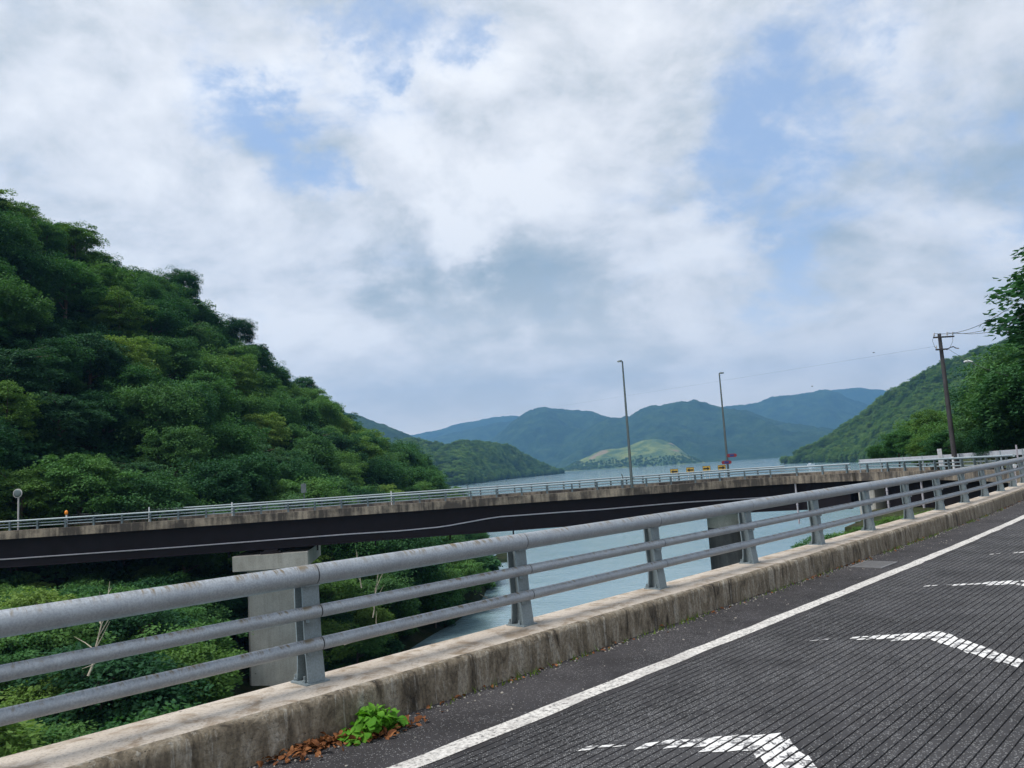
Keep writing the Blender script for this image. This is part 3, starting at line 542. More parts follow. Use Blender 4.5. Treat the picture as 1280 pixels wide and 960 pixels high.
def crown_mesh(name, seed, R, ht, z0, nc, per, size, m, shape='round', flat=0.25):
    rng = np.random.default_rng(seed); C = []; S = []
    lob = [(rng.uniform(0, 2 * PI), rng.uniform(-0.25, 0.9), rng.uniform(0.25, 0.45)) for _ in range(7)]
    while len(C) < nc:
        u = rng.uniform(-0.55, 1); th = rng.uniform(0, 2 * PI); r = rng.uniform(0.35, 1.0) ** 0.6
        lf = 0.80
        for (la, lz, lw) in lob:
            dd = math.cos(th - la) * math.sqrt(max(0, 1 - u * u)) * math.sqrt(1 - lz * lz) + u * lz; lf = max(lf, 0.8 + 0.42 * math.exp(-(1 - dd) / (lw * lw)))
        rad = math.sqrt(max(0, 1 - u * u)) if shape == 'round' else (1 - 0.9 * max(0, (u + 0.55) / 1.55))
        C.append((R * rad * r * lf * math.cos(th), R * rad * r * lf * math.sin(th), z0 + ht * (0.5 * (u * r * (lf if u > 0 else 1)) + 0.28))); S.append(R * rng.uniform(0.16, 0.36))
    P, Fq = leaf_cloud(rng, np.array(C), np.array(S), per, size, flat)
    me = bpy.data.meshes.new(name); n = len(P); me.vertices.add(n); me.vertices.foreach_set('co', P.ravel()); me.loops.add(Fq.size); me.loops.foreach_set('vertex_index', Fq.ravel().astype(np.int32))
    me.polygons.add(len(Fq)); me.polygons.foreach_set('loop_start', np.arange(0, Fq.size, 4, dtype=np.int32)); me.materials.append(m); me.update(calc_edges=True); return me, C
def trunk_mesh(name, seed, H, r, C, nl=9, m=None, lean=0.05):
    rng = np.random.default_rng(seed); mb = MB(); ax = lambda z: np.array([lean * z * math.sin(z * .5 + seed), lean * z * math.cos(z * .4 + seed), z])
    zs = np.linspace(-1.0, H, 8); mb.tube([ax(z) for z in zs], [r * (1.15 - 0.9 * max(0, z) / H) for z in zs], 8)
    for k in rng.choice(len(C), min(nl, len(C)), replace=False):
        e = np.array(C[k]); z = max(0.25 * H, min(0.9 * H, e[2] - 0.35 * math.hypot(e[0], e[1]))); s = ax(z); mid = (s + e) / 2 + np.array([0, 0, 0.10 * np.linalg.norm(e - s)]) + rng.normal(0, .12, 3)
        mb.tube([s, mid, e], [r * 0.45 * (1.1 - z / H * .7), r * 0.26, r * 0.06], 5)
    return mb.mesh(name, m or MT['bark'])
PROTO = []
for k in range(8):
    lm = (MT['leafA'], MT['leafB'], MT['leafA'], MT['leafB'], MT['leafC'], MT['leafB'], MT['leafA'], MT['leafD'])[k]; R = 3.6 + 0.25 * (k % 3); ht = 6.2 + 0.8 * (k % 4)
    cm, C = crown_mesh('crown', 100 + k, R, ht, 2.9, (170, 130, 190)[k % 3], 135, 0.25, lm, 'round', (0.20, 0.12, 0.26)[k % 3])
    PROTO.append((cm, trunk_mesh('trunk', 200 + k, 6.5, 0.22, C, 10)))
cmY, CY = crown_mesh('crown', 150, 3.4, 4.6, 2.2, 90, 70, 0.34, MT['leafY'], 'round', 0.10); PROTOY = (cmY, trunk_mesh('trunk', 250, 4.5, 0.16, CY, 9))
LOW = []
for k in range(4):
    cm, C = crown_mesh('crown', 300 + k, 2.6, 3.8, 1.9, 110, 110, 0.19, (MT['leafB'], MT['leafA'], MT['leafD'], MT['leafB'])[k], 'round', 0.16); LOW.append((cm, trunk_mesh('trunk', 350 + k, 3.6, 0.11, C, 12)))
NTREE = 0
def tree(p, proto, sc, label, group, name='broadleaf_tree', cat='tree', sz=None, rot=None):
    global NTREE
    NTREE += 1
    t = thing(name, label, cat, p, random.uniform(0, 2 * PI) if rot is None else rot, group); t.scale = (sc, sc, sc * (sz or random.uniform(0.9, 1.12)))
    link('crown', proto[0], t); link('trunk', proto[1], t); return t
# terrain of the left shore, given by bearing (pixel column) and distance
TU = [-700, -300, 0, 235, 300, 408, 500, 560, 590, 604, 616, 640]
SH = [16, 22, 30, 38, 58.5, 63.5, 76, 88, 97, 112, 140, 140]                 # shoreline
ZB = [-5, -6, -8.2, -11.0, -14.3, -14.6, -14.6, -15.5, -16, -17, -18, -18]  # under the far bridge, at 63 m
RD = [110, 112, 118, 147, 158, 172, 184, 192, 196, 200, 205, 205]        # crest
SKY = [(-700, 60), (-300, 130), (0, 240), (75, 276), (150, 322), (215, 357), (250, 398), (300, 412), (318, 441), (350, 468), (420, 508), (470, 547), (530, 580), (568, 608), (590, 640), (616, 680), (640, 690)]
def left_z(u, D):
    sh, zb, rd = np.interp(u, TU, SH), np.interp(u, TU, ZB), np.interp(u, TU, RD); zr = at(u, np.interp(u, [q[0] for q in SKY], [q[1] for q in SKY]), rd)[2] - np.interp(u, [0, 480, 560, 600], [6.6, 6.2, 5.6, 5])
    if u > 600: zr = min(zr, np.interp(u, [600, 610], [-13.5, -17.5]))
    if sh < 60: return float(np.interp(D, [sh - 12, sh, 62, 70, rd, rd + 40, rd + 120], [-21, -15.05, zb, zb + 2.0, zr, zr + 1, zr - 30]))
    return float(np.interp(D, [sh - 12, sh, sh + 12, rd, rd + 40, rd + 120], [-21, -15.05, -12.8 if u < 598 else -14.0, zr, zr + 1, zr - 30]))
us = np.concatenate([np.linspace(-700, 0, 24)[:-1], np.linspace(0, 640, 90)]); Ds = np.concatenate([np.linspace(8, 120, 76), np.linspace(124, 330, 40)])
X = np.zeros((len(Ds), len(us))); Y = X.copy(); Z = X.copy()
for j, u in enumerate(us):
    d = ray(u, 600); az = d[:2] / np.linalg.norm(d[:2])
    for i, D in enumerate(Ds): X[i, j], Y[i, j] = az * D; Z[i, j] = left_z(u, D)
Z += 0.5 * fbm(X * 0.15, Y * 0.15, 5, 4) * np.clip((Z + 15) / 3, 0, 1)
struct(link('hillside', grid_mesh('hillside', X, Y, Z, MT['soil'])))
def bearing(X, Y):
    return proj((X, Y, EYE - 0.06 * math.hypot(X, Y)))[0]
placed = []
def free(X, Y, d):
    for q in placed:
        if abs(q[0] - X) < d and (q[0] - X) ** 2 + (q[1] - Y) ** 2 < d * d: return False
    return True
def put(u, D, d=0):
    q = ray(u, 600); az = q[:2] / np.linalg.norm(q[:2]); X, Y = az * D
    if d and not free(X, Y, d): return None
    placed.append((X, Y)); return np.array([X, Y, left_z(u, D) - 0.2])
TONE, SIZE = 0, 1.0
def lab(u, D, v):
    tone = ('dark green', 'lighter green')[TONE]; size = 'small' if SIZE < 0.85 else ('large' if SIZE > 1.02 else 'medium-sized')
    where = 'at the picture\'s left edge' if u < 55 else 'above the orange reflector' if u < 180 else 'above the pier' if u < 330 else 'above the grey box on its post' if u < 430 else 'left of the bent stake' if u < 530 else 'at the lake end'
    if D < 60: return (f"{tone} tree {'close above the near kerb' if D < 38 else 'halfway to the far bridge' if D < 48 else 'on the low bank'} {'at the left picture edge' if u < 40 else 'around the leafless sapling' if u < 140 else 'left of the concrete pier' if u < 300 else 'right of the concrete pier' if u < 470 else 'at its water tip'}, seen below the rails", 'trees on the bank below the bridges')
    if D < 88: return (f'{size} {tone} tree just behind the far railing, {where}', 'trees at the foot of the left hillside')
    if v > 0.8: return (f'{size} {tone} tree on the hill skyline, {where}', 'trees on the crest of the left hillside')
    return (f"{size} {tone} tree {'low' if v < .33 else 'halfway' if v < .6 else 'high'} up the left hillside, {where}", 'trees on the left hillside')
rg = random.Random(11)
n_up = 0
for u, v in [(-40, 1), (10, 1), (55, 1), (92, 1), (128, 1), (160, 1), (190, 1), (222, 1), (258, 1), (285, 1), (320, 1), (345, 1), (372, 1), (400, 1), (430, 1), (455, 1), (482, 1), (508, 1), (532, 1), (552, 1)]:
    D = float(np.interp(u, TU, RD)) - 3; p = put(u, D)
    k = rg.randrange(8); sc = rg.uniform(0.68, 1.12) * (1.0 if u < 500 else 0.8); TONE, SIZE = k % 2, sc; l, g = lab(u, D, 1); tree(p, PROTO[k], sc, l, g)
tries = 0
while n_up < 222 and tries < 14000:
    tries += 1; u = rg.uniform(-120, 588); rd = float(np.interp(u, TU, RD)); lo = max(73.0, float(np.interp(u, TU, SH)) + 3)
    D = math.sqrt(rg.uniform(lo ** 2, (rd + 6) ** 2)); v = (D - 72) / (rd - 72)
    p = put(u, D, 4.5 if D < 110 else 5.2)
    if p is None: continue
    sc = rg.uniform(0.72, 1.15) * (0.68 if u > 530 else 1); n_up += 1; k = rg.randrange(8); TONE, SIZE = k % 2, sc; l, g = lab(u, D, v); tree(p, PROTO[k], sc, l, g)
n_lo = 0; tries = 0
while n_lo < 74 and tries < 8000:
    tries += 1; u = rg.uniform(-140, 572); sh = float(np.interp(u, TU, SH)); lo = sh + 1.2; hi = min(72.0, sh + 60) if sh < 58 else sh + 14
    if hi <= lo: continue
    D = math.sqrt(rg.uniform(lo ** 2, hi ** 2))
    if 225 < u < 414 and D < 67: continue
    p = put(u, D, 2.9)
    if p is None: continue
    room = (-4.7 - p[2]) if 54 < D < 73 else (-5.6 - p[2] if u > 150 else -4.9 - p[2]); sc = min(rg.uniform(0.85, 1.45), room / 4.6)
    if sc < 0.35: continue
    n_lo += 1; k = rg.randrange(4); TONE = int(k != 1); l, g = lab(u, 50, 0)
    if 54 < D < 76: l, g = f"{'lighter' if TONE else 'dark'} leafy tree in the shade under the far bridge, {'at the left picture edge' if u < 40 else 'below the orange reflector' if u < 120 else 'left of the pier' if u < 300 else 'right of the pier' if u < 470 else 'beside the open water'}", 'trees under the far bridge'
    tree(p, LOW[k], sc, l, g)
for k, (u, D, s) in enumerate([(-20, 74, .62), (22, 72.5, .66), (58, 73, .62), (100, 75, .62), (128, 76, .5)]):
    p = put(u, D); p[2] = max(p[2], -4.6); tree(p, PROTOY, s, 'yellow-green tree with flat leaf layers behind the left end of the far railing', 'yellow-green trees behind the far railing')
# two loose crowns that break the skyline
for (u, v, D, s, l) in [(228, 384, 146, .78, 'sparse open-crowned tree standing out against the sky on the left ridge'), (297, 440, 156, .84, 'rounded dark tree standing out highest on the lower left ridge')]:
    p = at(u, v, D); tree(np.array([p[0], p[1], p[2] - 0.5]), PROTO[2], s, l, None)
# forest as masses on the far shores
CROWNOBJ = [o for o in bpy.data.objects if o.name.startswith('crown')][:3]
def scatter(name, pts, scl, src, label):
    me = bpy.data.meshes.new(name); me.from_pydata([tuple(p) for p in pts], [], []); at_ = me.attributes.new('scl', 'FLOAT', 'POINT'); at_.data.foreach_set('value', np.asarray(scl, dtype=np.float32))
    o = link(name, me); ng = bpy.data.node_groups.new(name, 'GeometryNodeTree'); ng.interface.new_socket('Geometry', in_out='INPUT', socket_type='NodeSocketGeometry'); ng.interface.new_socket('Geometry', in_out='OUTPUT', socket_type='NodeSocketGeometry')
    i = ng.nodes.new('NodeGroupInput'); q = ng.nodes.new('NodeGroupOutput'); ip = ng.nodes.new('GeometryNodeInstanceOnPoints'); oi = ng.nodes.new('GeometryNodeObjectInfo'); oi.inputs[0].default_value = src; oi.inputs['As Instance'].default_value = True
    rv = ng.nodes.new('FunctionNodeRandomValue'); rv.data_type = 'FLOAT_VECTOR'; rv.inputs[0].default_value = (-0.12, -0.12, 0); rv.inputs[1].default_value = (0.12, 0.12, 6.28)
    na = ng.nodes.new('GeometryNodeInputNamedAttribute'); na.data_type = 'FLOAT'; na.inputs[0].default_value = 'scl'; L = ng.links.new
    m2p = ng.nodes.new('GeometryNodeMeshToPoints')
    L(i.outputs[0], m2p.inputs[0]); L(m2p.outputs[0], ip.inputs['Points']); L(oi.outputs['Geometry'], ip.inputs['Instance']); L(rv.outputs[0], ip.inputs['Rotation']); L(na.outputs[0], ip.inputs['Scale']); L(ip.outputs[0], q.inputs[0])
    md = o.modifiers.new('scatter', 'NODES'); md.node_group = ng; return stuff(o, label)
def hill_points(H, n, seed, umin, umax):
    X, Y, Z, nv = H; rng = np.random.default_rng(seed); P = []
    a, b = X.shape; cx = np.hypot(np.diff(X[:-1], axis=1), np.diff(Y[:-1], axis=1)); cy = np.hypot(np.diff(X[:, :-1], axis=0), np.diff(Y[:, :-1], axis=0)); A = (cx * cy)[:nv + 1]
    w = A.ravel() / A.sum(); ids = rng.choice(len(w), n, p=w); r, c = ids // (b - 1), ids % (b - 1); f, g = rng.uniform(0, 1, n), rng.uniform(0, 1, n)
    li = lambda M: (M[r, c] * (1 - f) + M[r, c + 1] * f) * (1 - g) + (M[r + 1, c] * (1 - f) + M[r + 1, c + 1] * f) * g
    Q = np.stack([li(X), li(Y), li(Z)], -1); return Q[Q[:, 2] > WZ + 1]
for H, n, sd_, nm, lb, s0 in ((HR, 5200, 5, 'forest', 'forest of rounded trees covering the hill on the right shore', 1.5), (HL, 3600, 6, 'forest', 'forest covering the low wooded headland across the lake', 1.75)):
    Q = hill_points(H, n, sd_, 0, 0); rng = np.random.default_rng(sd_); k = rng.uniform(0.6, 1.15, len(Q)) * s0; Q[:, 2] -= 3.6 * k * 1.0
    h = len(Q) // 2; scatter(nm, Q[:h], k[:h], CROWNOBJ[0], lb + ', darker trees'); scatter(nm, Q[h:], k[h:], CROWNOBJ[1], lb + ', lighter trees')
Q = hill_points(HK, 2600, 12, 0, 0); rng = np.random.default_rng(12); Q = Q[(Q[:, 2] < WZ + 12 + 26 * rng.random(len(Q)))]; k = rng.uniform(.5, 1.0, len(Q)) * 1.2; Q[:, 2] -= 3 * k
scatter('forest', Q, k, CROWNOBJ[1], 'trees along the foot of the cleared yellow-green hill across the lake')
# undergrowth on the near slopes
cmb, _ = crown_mesh('undergrowth', 400, 1.5, 1.6, 0.3, 50, 30, 0.34, MT['leafA'], 'round', 0.2)
Pu = []; Su = []
while len(Pu) < 2600:
    u = rg.uniform(-140, 604); sh = float(np.interp(u, TU, SH)); D = math.sqrt(rg.uniform((sh + 0.3) ** 2, (float(np.interp(u, TU, RD)) + 12) ** 2)); q = ray(u, 600); az = q[:2] / np.linalg.norm(q[:2]); z = left_z(u, D)
    if u > 604 or z < -15.2 or (270 < u < 395 and D < 66): continue
    Pu.append((az[0] * D, az[1] * D, z - 0.1)); Su.append(rg.uniform(0.7, 1.5) if not 56 < D < 72 else rg.uniform(0.5, 1.0))
first = stuff(link('shrub_clump', cmb, None, at(-20, 890, 30) * [1, 1, 0] + [0, 0, left_z(-20, 30)]), 'dense shrub clump on the lowest bank beside the inlet water')
scatter('undergrowth', Pu, Su, first, 'dense undergrowth between the trees of the left shore')

# ------------------------------------------------------------------ right-hand land
def right_z(X, Y):
    ex = np.interp(Y, [10, 20, 28, 36, 44, 52, 58, 64, 75, 120, 200], [5.0, 7.6, 11.2, 14.8, 19.0, 23.2, 25.5, 31.0, 39.0, 66.0, 112.0]); d = X - ex
    top = np.interp(Y, [10, 20, 28, 36, 44, 52, 58, 64, 75, 100], [-2.4, -1.9, -1.75, -2.1, -2.5, -3.0, -3.3, -1.6, -1.6, -3.0])
    z = np.where(d < 0, -15 + (top + 15) * np.clip(1 + d / 1.3, 0, 1) - 3 * np.clip(-(d + 1.3) / 4, 0, 1), top + 0.04 * np.minimum(d, 4) )
    rise = np.clip((X - 46) * 0.05, 0, 2) * np.clip((Y - 40) / 15, 0, 1); return z + np.where(d > 0, rise, 0)
xs = np.linspace(-2, 150, 150); ys = np.linspace(8, 190, 150); Xg, Yg = np.meshgrid(xs, ys); Zg = right_z(Xg, Yg); Zg += 0.25 * fbm(Xg * .3, Yg * .3, 9, 4)
nr = np.interp(Yg, NEAR[:, 2], NEAR[:, 1]); Zg = np.where((Xg > nr - 0.6) & (Yg < 40), np.minimum(Zg, -1.2), Zg)
struct(link('bank', grid_mesh('bank', Xg, Yg, Zg, MT['bankg'])))
# big tree at the right edge, with finer leaves
cmR, CRt = crown_mesh('crown', 501, 4.6, 12.5, 5.6, 330, 70, 0.42, MT['leafA'], 'round', 0.16); TALL = (cmR, trunk_mesh('trunk', 502, 12, 0.3, CRt, 22))
p = at(1400, 555, 50); p[2] = -1.6; tree(p, TALL, 0.95, 'tall dark broadleaf tree rising out of the picture edge beside the utility pole', None, sz=1.0, rot=1.1)
SPOTS = [(1272, 60, .95), (1240, 64, .82), (1212, 68, .72), (1262, 70, 1.05), (1300, 62, 1.15), (1235, 76, .95), (1195, 78, .62), (1170, 84, .58), (1145, 90, .52), (1122, 94, .42), (1100, 98, .36), (1155, 74, .36), (1185, 71, .45), (1215, 61, .40), (1330, 66, 1.3), (1285, 80, 1.3), (1180, 95, .75), (1150, 105, .62), (1128, 112, .5)]
for k, (u, D, s) in enumerate(SPOTS):
    u0 = u; u = u + 36 * (u > 1200)
    q = ray(u, 560); az = q[:2] / np.linalg.norm(q[:2]); X_, Y_ = az * D; z = max(-1.4, float(right_z(np.array(X_), np.array(Y_)))) if D < 90 else -1.0
    dark = u > 1200
    tree((X_, Y_, z), PROTO[(0, 2, 4, 6)[k % 4]] if dark else PROTO[(1, 3, 5, 7)[k % 4]], s, (f"{'tall' if s > 1.1 else 'low' if s < .75 else 'medium'} dark tree behind the guard rail, {'right beside the utility pole' if u < 1255 else 'under the street lamp' if u < 1280 else 'below the tall tree' if u < 1312 else 'at the right picture edge'}, {'front' if D < 66 else 'back'} row") if dark else 'lighter green bushy tree to the left of the utility pole beyond the guard rail', 'dark trees behind the guard rail' if dark else 'bushy trees beside the utility pole')
# shrubs on the bank beside the near kerb
for (u, v, D, s, l) in [(1022, 672, 24, .30, 'dark shrub leaning over the water beside the near kerb'), (1052, 668, 27, .26, 'bright leafy shrub between two posts of the near railing'), (1076, 660, 31, .26, 'small green bush beside the pale bank earth'), (1112, 648, 33, .30, 'low bush in front of the concrete abutment'), (1140, 645, 36, .34, 'broad bush under the far kerb, right of the abutment'), (1168, 640, 38, .30, 'low bush farthest right under the far kerb')]:
    p = at(u, v, D); tree((p[0], p[1], p[2] - 4.4 * s), LOW[0 if '#' in l else (1 if 'dark' in l else 2)], s, l, None, 'shrub', 'shrub', sz=1.0)

# ------------------------------------------------------------------ street furniture on and beyond the far bridge
def lamp(px, lat, H, label, rot):
    t = near_t(px, lat); p, h = farp(t, lat, 0.0); o = thing('street_lamp', label, 'street lamp', p, 0, 'lamp posts on the far bridge')
    mb = MB(); mb.tube([(0, 0, 0), (0, 0, H * .5), (0, 0, H)], [0.115, 0.095, 0.06], 12); mb.obj('pole', MT['lamp'], o)
    mb = MB(); mb.box((0, 0, 0.02), (0.34, 0.34, 0.04)); mb.obj('base_plate', MT['lamp'], o)
    mb = MB(); mb.tube([(0, 0, H - .05), (rot * 0.08, 0, H + 0.01), (rot * 0.14, 0, H + 0.02)], 0.035, 8); mb.obj('arm', MT['lamp'], o)
    mb = MB(); V = []
    for x, w, z0, z1 in ((0.02, .07, -.03, .06), (0.10, .14, -.05, .10), (.34, .13, -.05, .07), (.42, .06, -.03, .04)): V += [(rot * x, -w, H + z0), (rot * x, w, H + z0), (rot * x, w * .7, H + z1), (rot * x, -w * .7, H + z1)]
    mb.add(V, [(i * 4 + k, i * 4 + (k + 1) % 4, i * 4 + 4 + (k + 1) % 4, i * 4 + 4 + k) for i in range(3) for k in range(4)] + [(0, 1, 2, 3), (15, 14, 13, 12)]); hd = mb.obj('lamp_head', MT['lamp'], o)
    mb = MB(); mb.box((rot * 0.22, 0, H - 0.055), (0.2, 0.2, 0.02)); mb.obj('lens', MT['white'], hd, smooth=False); return o, h
lamp(791, 0.13, 10.15, 'taller grey lamp post on the far bridge\'s near edge, left of the arrow boards', -1)
l2, h2 = lamp(911, -8.75, 9.6, 'grey lamp post carrying two red and blue plates beside the arrow boards', 1)
for dz, dx, nm in ((1.72, 0.42, 'upper'), (1.12, -0.12, 'lower')):
    z = 9.6 * 0 + dz + 0.25; mb = MB(); n = 14; V = []; W_, Hh = 0.46, 0.16
    for y in (-0.135, -0.155):
        for k in range(n): a_ = 2 * PI * k / n; V.append((dx + (W_ - Hh) * (1 if math.cos(a_) > 0 else -1) + Hh * math.cos(a_), y, z + Hh * math.sin(a_)))
    mb.add(V, [tuple(range(n)), tuple(range(n, 2 * n))[::-1]] + [(k, n + k, n + (k + 1) % n, (k + 1) % n) for k in range(n)]); pl = mb.obj('sign_plate', MT['red'], l2, smooth=False)
    mb = MB(); mb.box((dx, -0.158, z), (0.40, 0.006, 0.20)); mb.obj('sign_face', MT['blue'], pl, smooth=False)
# four chevron boards on the lake side: two arrows left, two arrows right
for k, (px, dr) in enumerate(((843, -1), (863, -1), (883.5, 1), (902.5, 1))):
    y0 = (593, 591, 589.2, 588)[k]; t = near_t(px, -8.9); p, h = farp(t, -8.9, 0.0); D = math.hypot(p[0], p[1]); p = at(px, y0, D)
    o = thing('arrow_board', ('outermost left', 'second left', 'first right', 'outermost right')[k].replace('outermost left', 'yellow board with black arrow pointing left, first in the row of four').replace('second left', 'yellow board with black arrow pointing left, beside a right-pointing board').replace('first right', 'yellow board with black arrow pointing right, beside a left-pointing board').replace('outermost right', 'yellow board with black arrow pointing right, next to the lamp post'), 'sign', p, 0, 'arrow boards on the far bridge')
    w, hh = 0.72, 0.50; mb = MB(); mb.box((0, 0, hh / 2), (w, 0.03, hh)); mb.obj('board', MT['yellow'], o, smooth=False)
    mb = MB(); y = -0.019; pts = [(-.29, .0), (-.06, .17), (-.06, .065), (.29, .065), (.29, -.065), (-.06, -.065), (-.06, -.17)]; pts = [(-dr * q[0], q[1] + hh / 2) for q in pts]
    mb.add([(q[0], y, q[1]) for q in pts] + [(q[0], y + .004, q[1]) for q in pts], [tuple(range(7)), tuple(range(7, 14))[::-1]] + [(i, (i + 1) % 7, 7 + (i + 1) % 7, 7 + i) for i in range(7)]); mb.obj('arrow', MT['black'], o, smooth=False)
    mb = MB(); [mb.box((q[0], -.018, q[1]), (q[2], .006, q[3])) for q in ((0, .012, w, .024), (0, hh - .012, w, .024), (-w / 2 + .012, hh / 2, .024, hh - .05), (w / 2 - .012, hh / 2, .024, hh - .05))]; mb.obj('border', MT['black'], o, smooth=False)
    for sx_ in (-.2, .2):
        mb = MB(); mb.tube([(sx_, .03, -1.1), (sx_, .03, hh - .05)], 0.025, 8); mb.obj('leg', MT['white'], o)
# small markers standing along the far railing
def marker(px, yt, lat, r, m, label, lean=0.0, name='marker_post', cap=None):
    t = near_t(px); p, h = farp(t, lat, 0); u, v, w = proj(p); H = max(0.9, (v - yt) * w / F); o = thing(name, label, 'marker post', p, 0)
    mb = MB(); mb.tube([(0, 0, 0), (0, 0, H * .8), (lean, 0, H)], r, 8); mb.obj('stake', m, o)
    if cap: mb = MB(); mb.ball((lean, -.02, H), (r * 2.2, r * 2.0, r * 3.0), 10); mb.obj('reflector', cap, o)
    return o
marker(185, 634, -.30, .045, MT['white'], 'short pale marker post on the far railing, left of the concrete pier'); marker(289, 628, -.30, .045, MT['white'], 'pale marker post on the far railing, right above the concrete pier')
marker(489, 614, -.30, .04, MT['white'], 'thin pale marker post on the far railing in front of the forest'); marker(585, 605, -.30, .03, MT['lamp'], 'thin bent grey stake on the far railing where the forest ends', -.12); marker(779, 592.5, -.30, .04, MT['lamp'], 'short leaning grey stake on the far railing beside the tall lamp post', -.08)
marker(80, 641, -.45, .06, MT['white'], 'white stake with orange reflector by the left end of the far railing', 0, 'reflector_post', MT['orange'])
t = near_t(22, -.6); p, h = farp(t, -.6, 0); u, v, w = proj(p); H = (v - 617) * w / F; o = thing('traffic_mirror', 'grey round traffic mirror on a thin post at the left end of the far bridge', 'traffic mirror', p)
mb = MB(); mb.tube([(0, 0, -1), (0, 0, H)], .06, 8); mb.obj('post', MT['porcelain'], o); mb = MB(); mb.tube([(0, -.12, H), (0, -.06, H)], .34, 20); mb.obj('mirror_back', MT['porcelain'], o); mb = MB(); mb.ball((0, -.13, H), (.29, .05, .29), 16); mb.obj('mirror', MT['lamp'], o)
t = near_t(381, -8.9); p, h = farp(t, -8.9, 0); u, v, w = proj(p); H = (v - 604) * w / F; o = thing('control_box', 'grey box on a thin post beyond the far railing in front of the forest', 'box', p)
mb = MB(); mb.tube([(0, 0, 0), (0, 0, H)], .05, 8); mb.obj('post', MT['lamp'], o); mb = MB(); mb.box((0, -.1, H - .45), (.42, .2, .8)); mb.obj('box', MT['lamp'], o, smooth=False)
# guard rail beyond the corner
gr = thing('guard_rail', 'pale steel guard rail behind the corner railing at the foot of the dark trees', 'guard rail')
GP = [(1075, 574.5, 72), (1130, 571.5, 68), (1180, 568.5, 64), (1223, 565.3, 61)], [(1226, 564.8, 60.5), (1280, 561, 57), (1340, 556, 54)]
for seg in GP:
    pts = [at(*q) for q in seg]; mb = MB(); V = []
    prof = [(-.03, -.0), (-.03, -.03), (.02, -.09), (-.03, -.15), (-.03, -.20), (.02, -.26), (-.03, -.32), (-.03, -.35), (-.05, -.35), (-.05, 0)]
    fine = [pts[i] + (pts[i + 1] - pts[i]) * f for i in range(len(pts) - 1) for f in (0, .5)] + [pts[-1]]
    for q in fine: V += [(q[0], q[1] - a_ * 1, q[2] + b_) for a_, b_ in prof]
    n = len(prof); mb.add(V, [(i * n + k, (i + 1) * n + k, (i + 1) * n + (k + 1) % n, i * n + (k + 1) % n) for i in range(len(fine) - 1) for k in range(n)]); mb.obj('beam', MT['guard'], gr)
    for q in fine[::1]: mb = MB(); mb.tube([(q[0], q[1] + .14, q[2] - 1.8), (q[0], q[1] + .14, q[2] + .02)], .06, 8); mb.obj('post', MT['farpipe'], gr)
p = at(1174, 561, 58); o = thing('delineator_panel', 'white upright marker panel between the corner railing and the guard rail', 'marker panel', p); mb = MB(); mb.box((0, 0, -.55), (.26, .05, 1.1)); mb.obj('panel', MT['white'], o, smooth=False); mb = MB(); mb.tube([(0, .06, -2), (0, .06, -.2)], .04, 8); mb.obj('stake', MT['lamp'], o)
p = at(1270, 556, 56); o = thing('marker_post', 'grey marker stake above the guard rail under the tall tree', 'marker post', p); mb = MB(); mb.tube([(0, 0, -1.6), (0, 0, 0)], .05, 8); mb.obj('stake', MT['conduit'], o)
p = at(1268, 583, 31); o = thing('reflector_post', 'slim stake with round white reflector behind the far end of the near railing', 'marker post', p); mb = MB(); mb.tube([(0, 0, -.9), (0, 0, 0)], .02, 8); mb.obj('stake', MT['conduit'], o); mb = MB(); mb.tube([(0, -.015, 0), (0, .015, 0)], .065, 14); mb.obj('reflector', MT['white'], o)
# utility pole and its wires
pt = at(1174, 417, 62); o = thing('utility_pole', 'dark utility pole with two crossarms rising behind the guard rail on the right', 'utility pole', (pt[0], pt[1], -1.2)); H = pt[2] + 1.2
mb = MB(); mb.tube([(0, 0, -1), (0, 0, H * .5), (0, 0, H)], [.18, .15, .115], 14); mb.obj('pole', MT['polewood'], o)
def arm(z, x0, x1, k):
    mb = MB(); mb.box(((x0 + x1) / 2, -.16, z), (x1 - x0, .1, .1)); am = mb.obj('crossarm', MT['polewood'], o, smooth=False)
    for x in k: mb = MB(); mb.tube([(x, -.16, z + .05), (x, -.16, z + .12), (x, -.16, z + .16), (x, -.16, z + .24), (x, -.16, z + .30)], [.02, .02, .06, .05, .03], 10); mb.obj('insulator', MT['porcelain'], am)
arm(H - .28, -.52, .92, (-.45, .45, .85)); arm(H - 1.15, -.46, .35, (-.42,))
mb = MB(); mb.tube([(.3, -.16, H - 1.2), (.55, -.16, H - 1.05), (.78, -.16, H - 1.0), (.95, -.16, H - 1.12), (1.15, -.16, H - 1.15)], .035, 8); mb.obj('bracket', MT['polewood'], o)
mb = MB(); mb.tube([(-.45, -.16, H), (-.62, -.16, H - .5), (-.5, -.16, H - 1.0), (-.1, -.16, H - 1.3)], .012, 6); mb.tube([(.85, -.16, H), (.8, -.16, H - .6), (.55, -.16, H - 1.05)], .012, 6); mb.obj('jumper_wire', MT['wire'], o)
mb = MB(); mb.box((-.19, -.1, .9), (.08, .14, 1.3)); mb.obj('sleeve', MT['white'], o, smooth=False)
def wire(a, b, sag, r, label, n=24):
    a, b = np.array(a), np.array(b); mb = MB(); mb.tube([a + (b - a) * t - np.array([0, 0, 4 * sag * t * (1 - t)]) for t in np.linspace(0, 1, n)], r, 5); return tag(mb.obj('power_line', MT['wire']), label, 'wire', 'power lines at the utility pole')
base = np.array([pt[0], pt[1], 0]); e = at(1300, 365, 40)
for x, dz, k in ((-.45, .0, 0), (.45, .0, 1), (.85, .0, 2)): wire(base + [x, -.16, pt[2] + .02], e + np.array([x * 1.0, 0, -.22 * k]), .6, .016, ('upper', 'middle', 'lowest')[k] + ' of the three wires from the utility pole top to the tall tree')
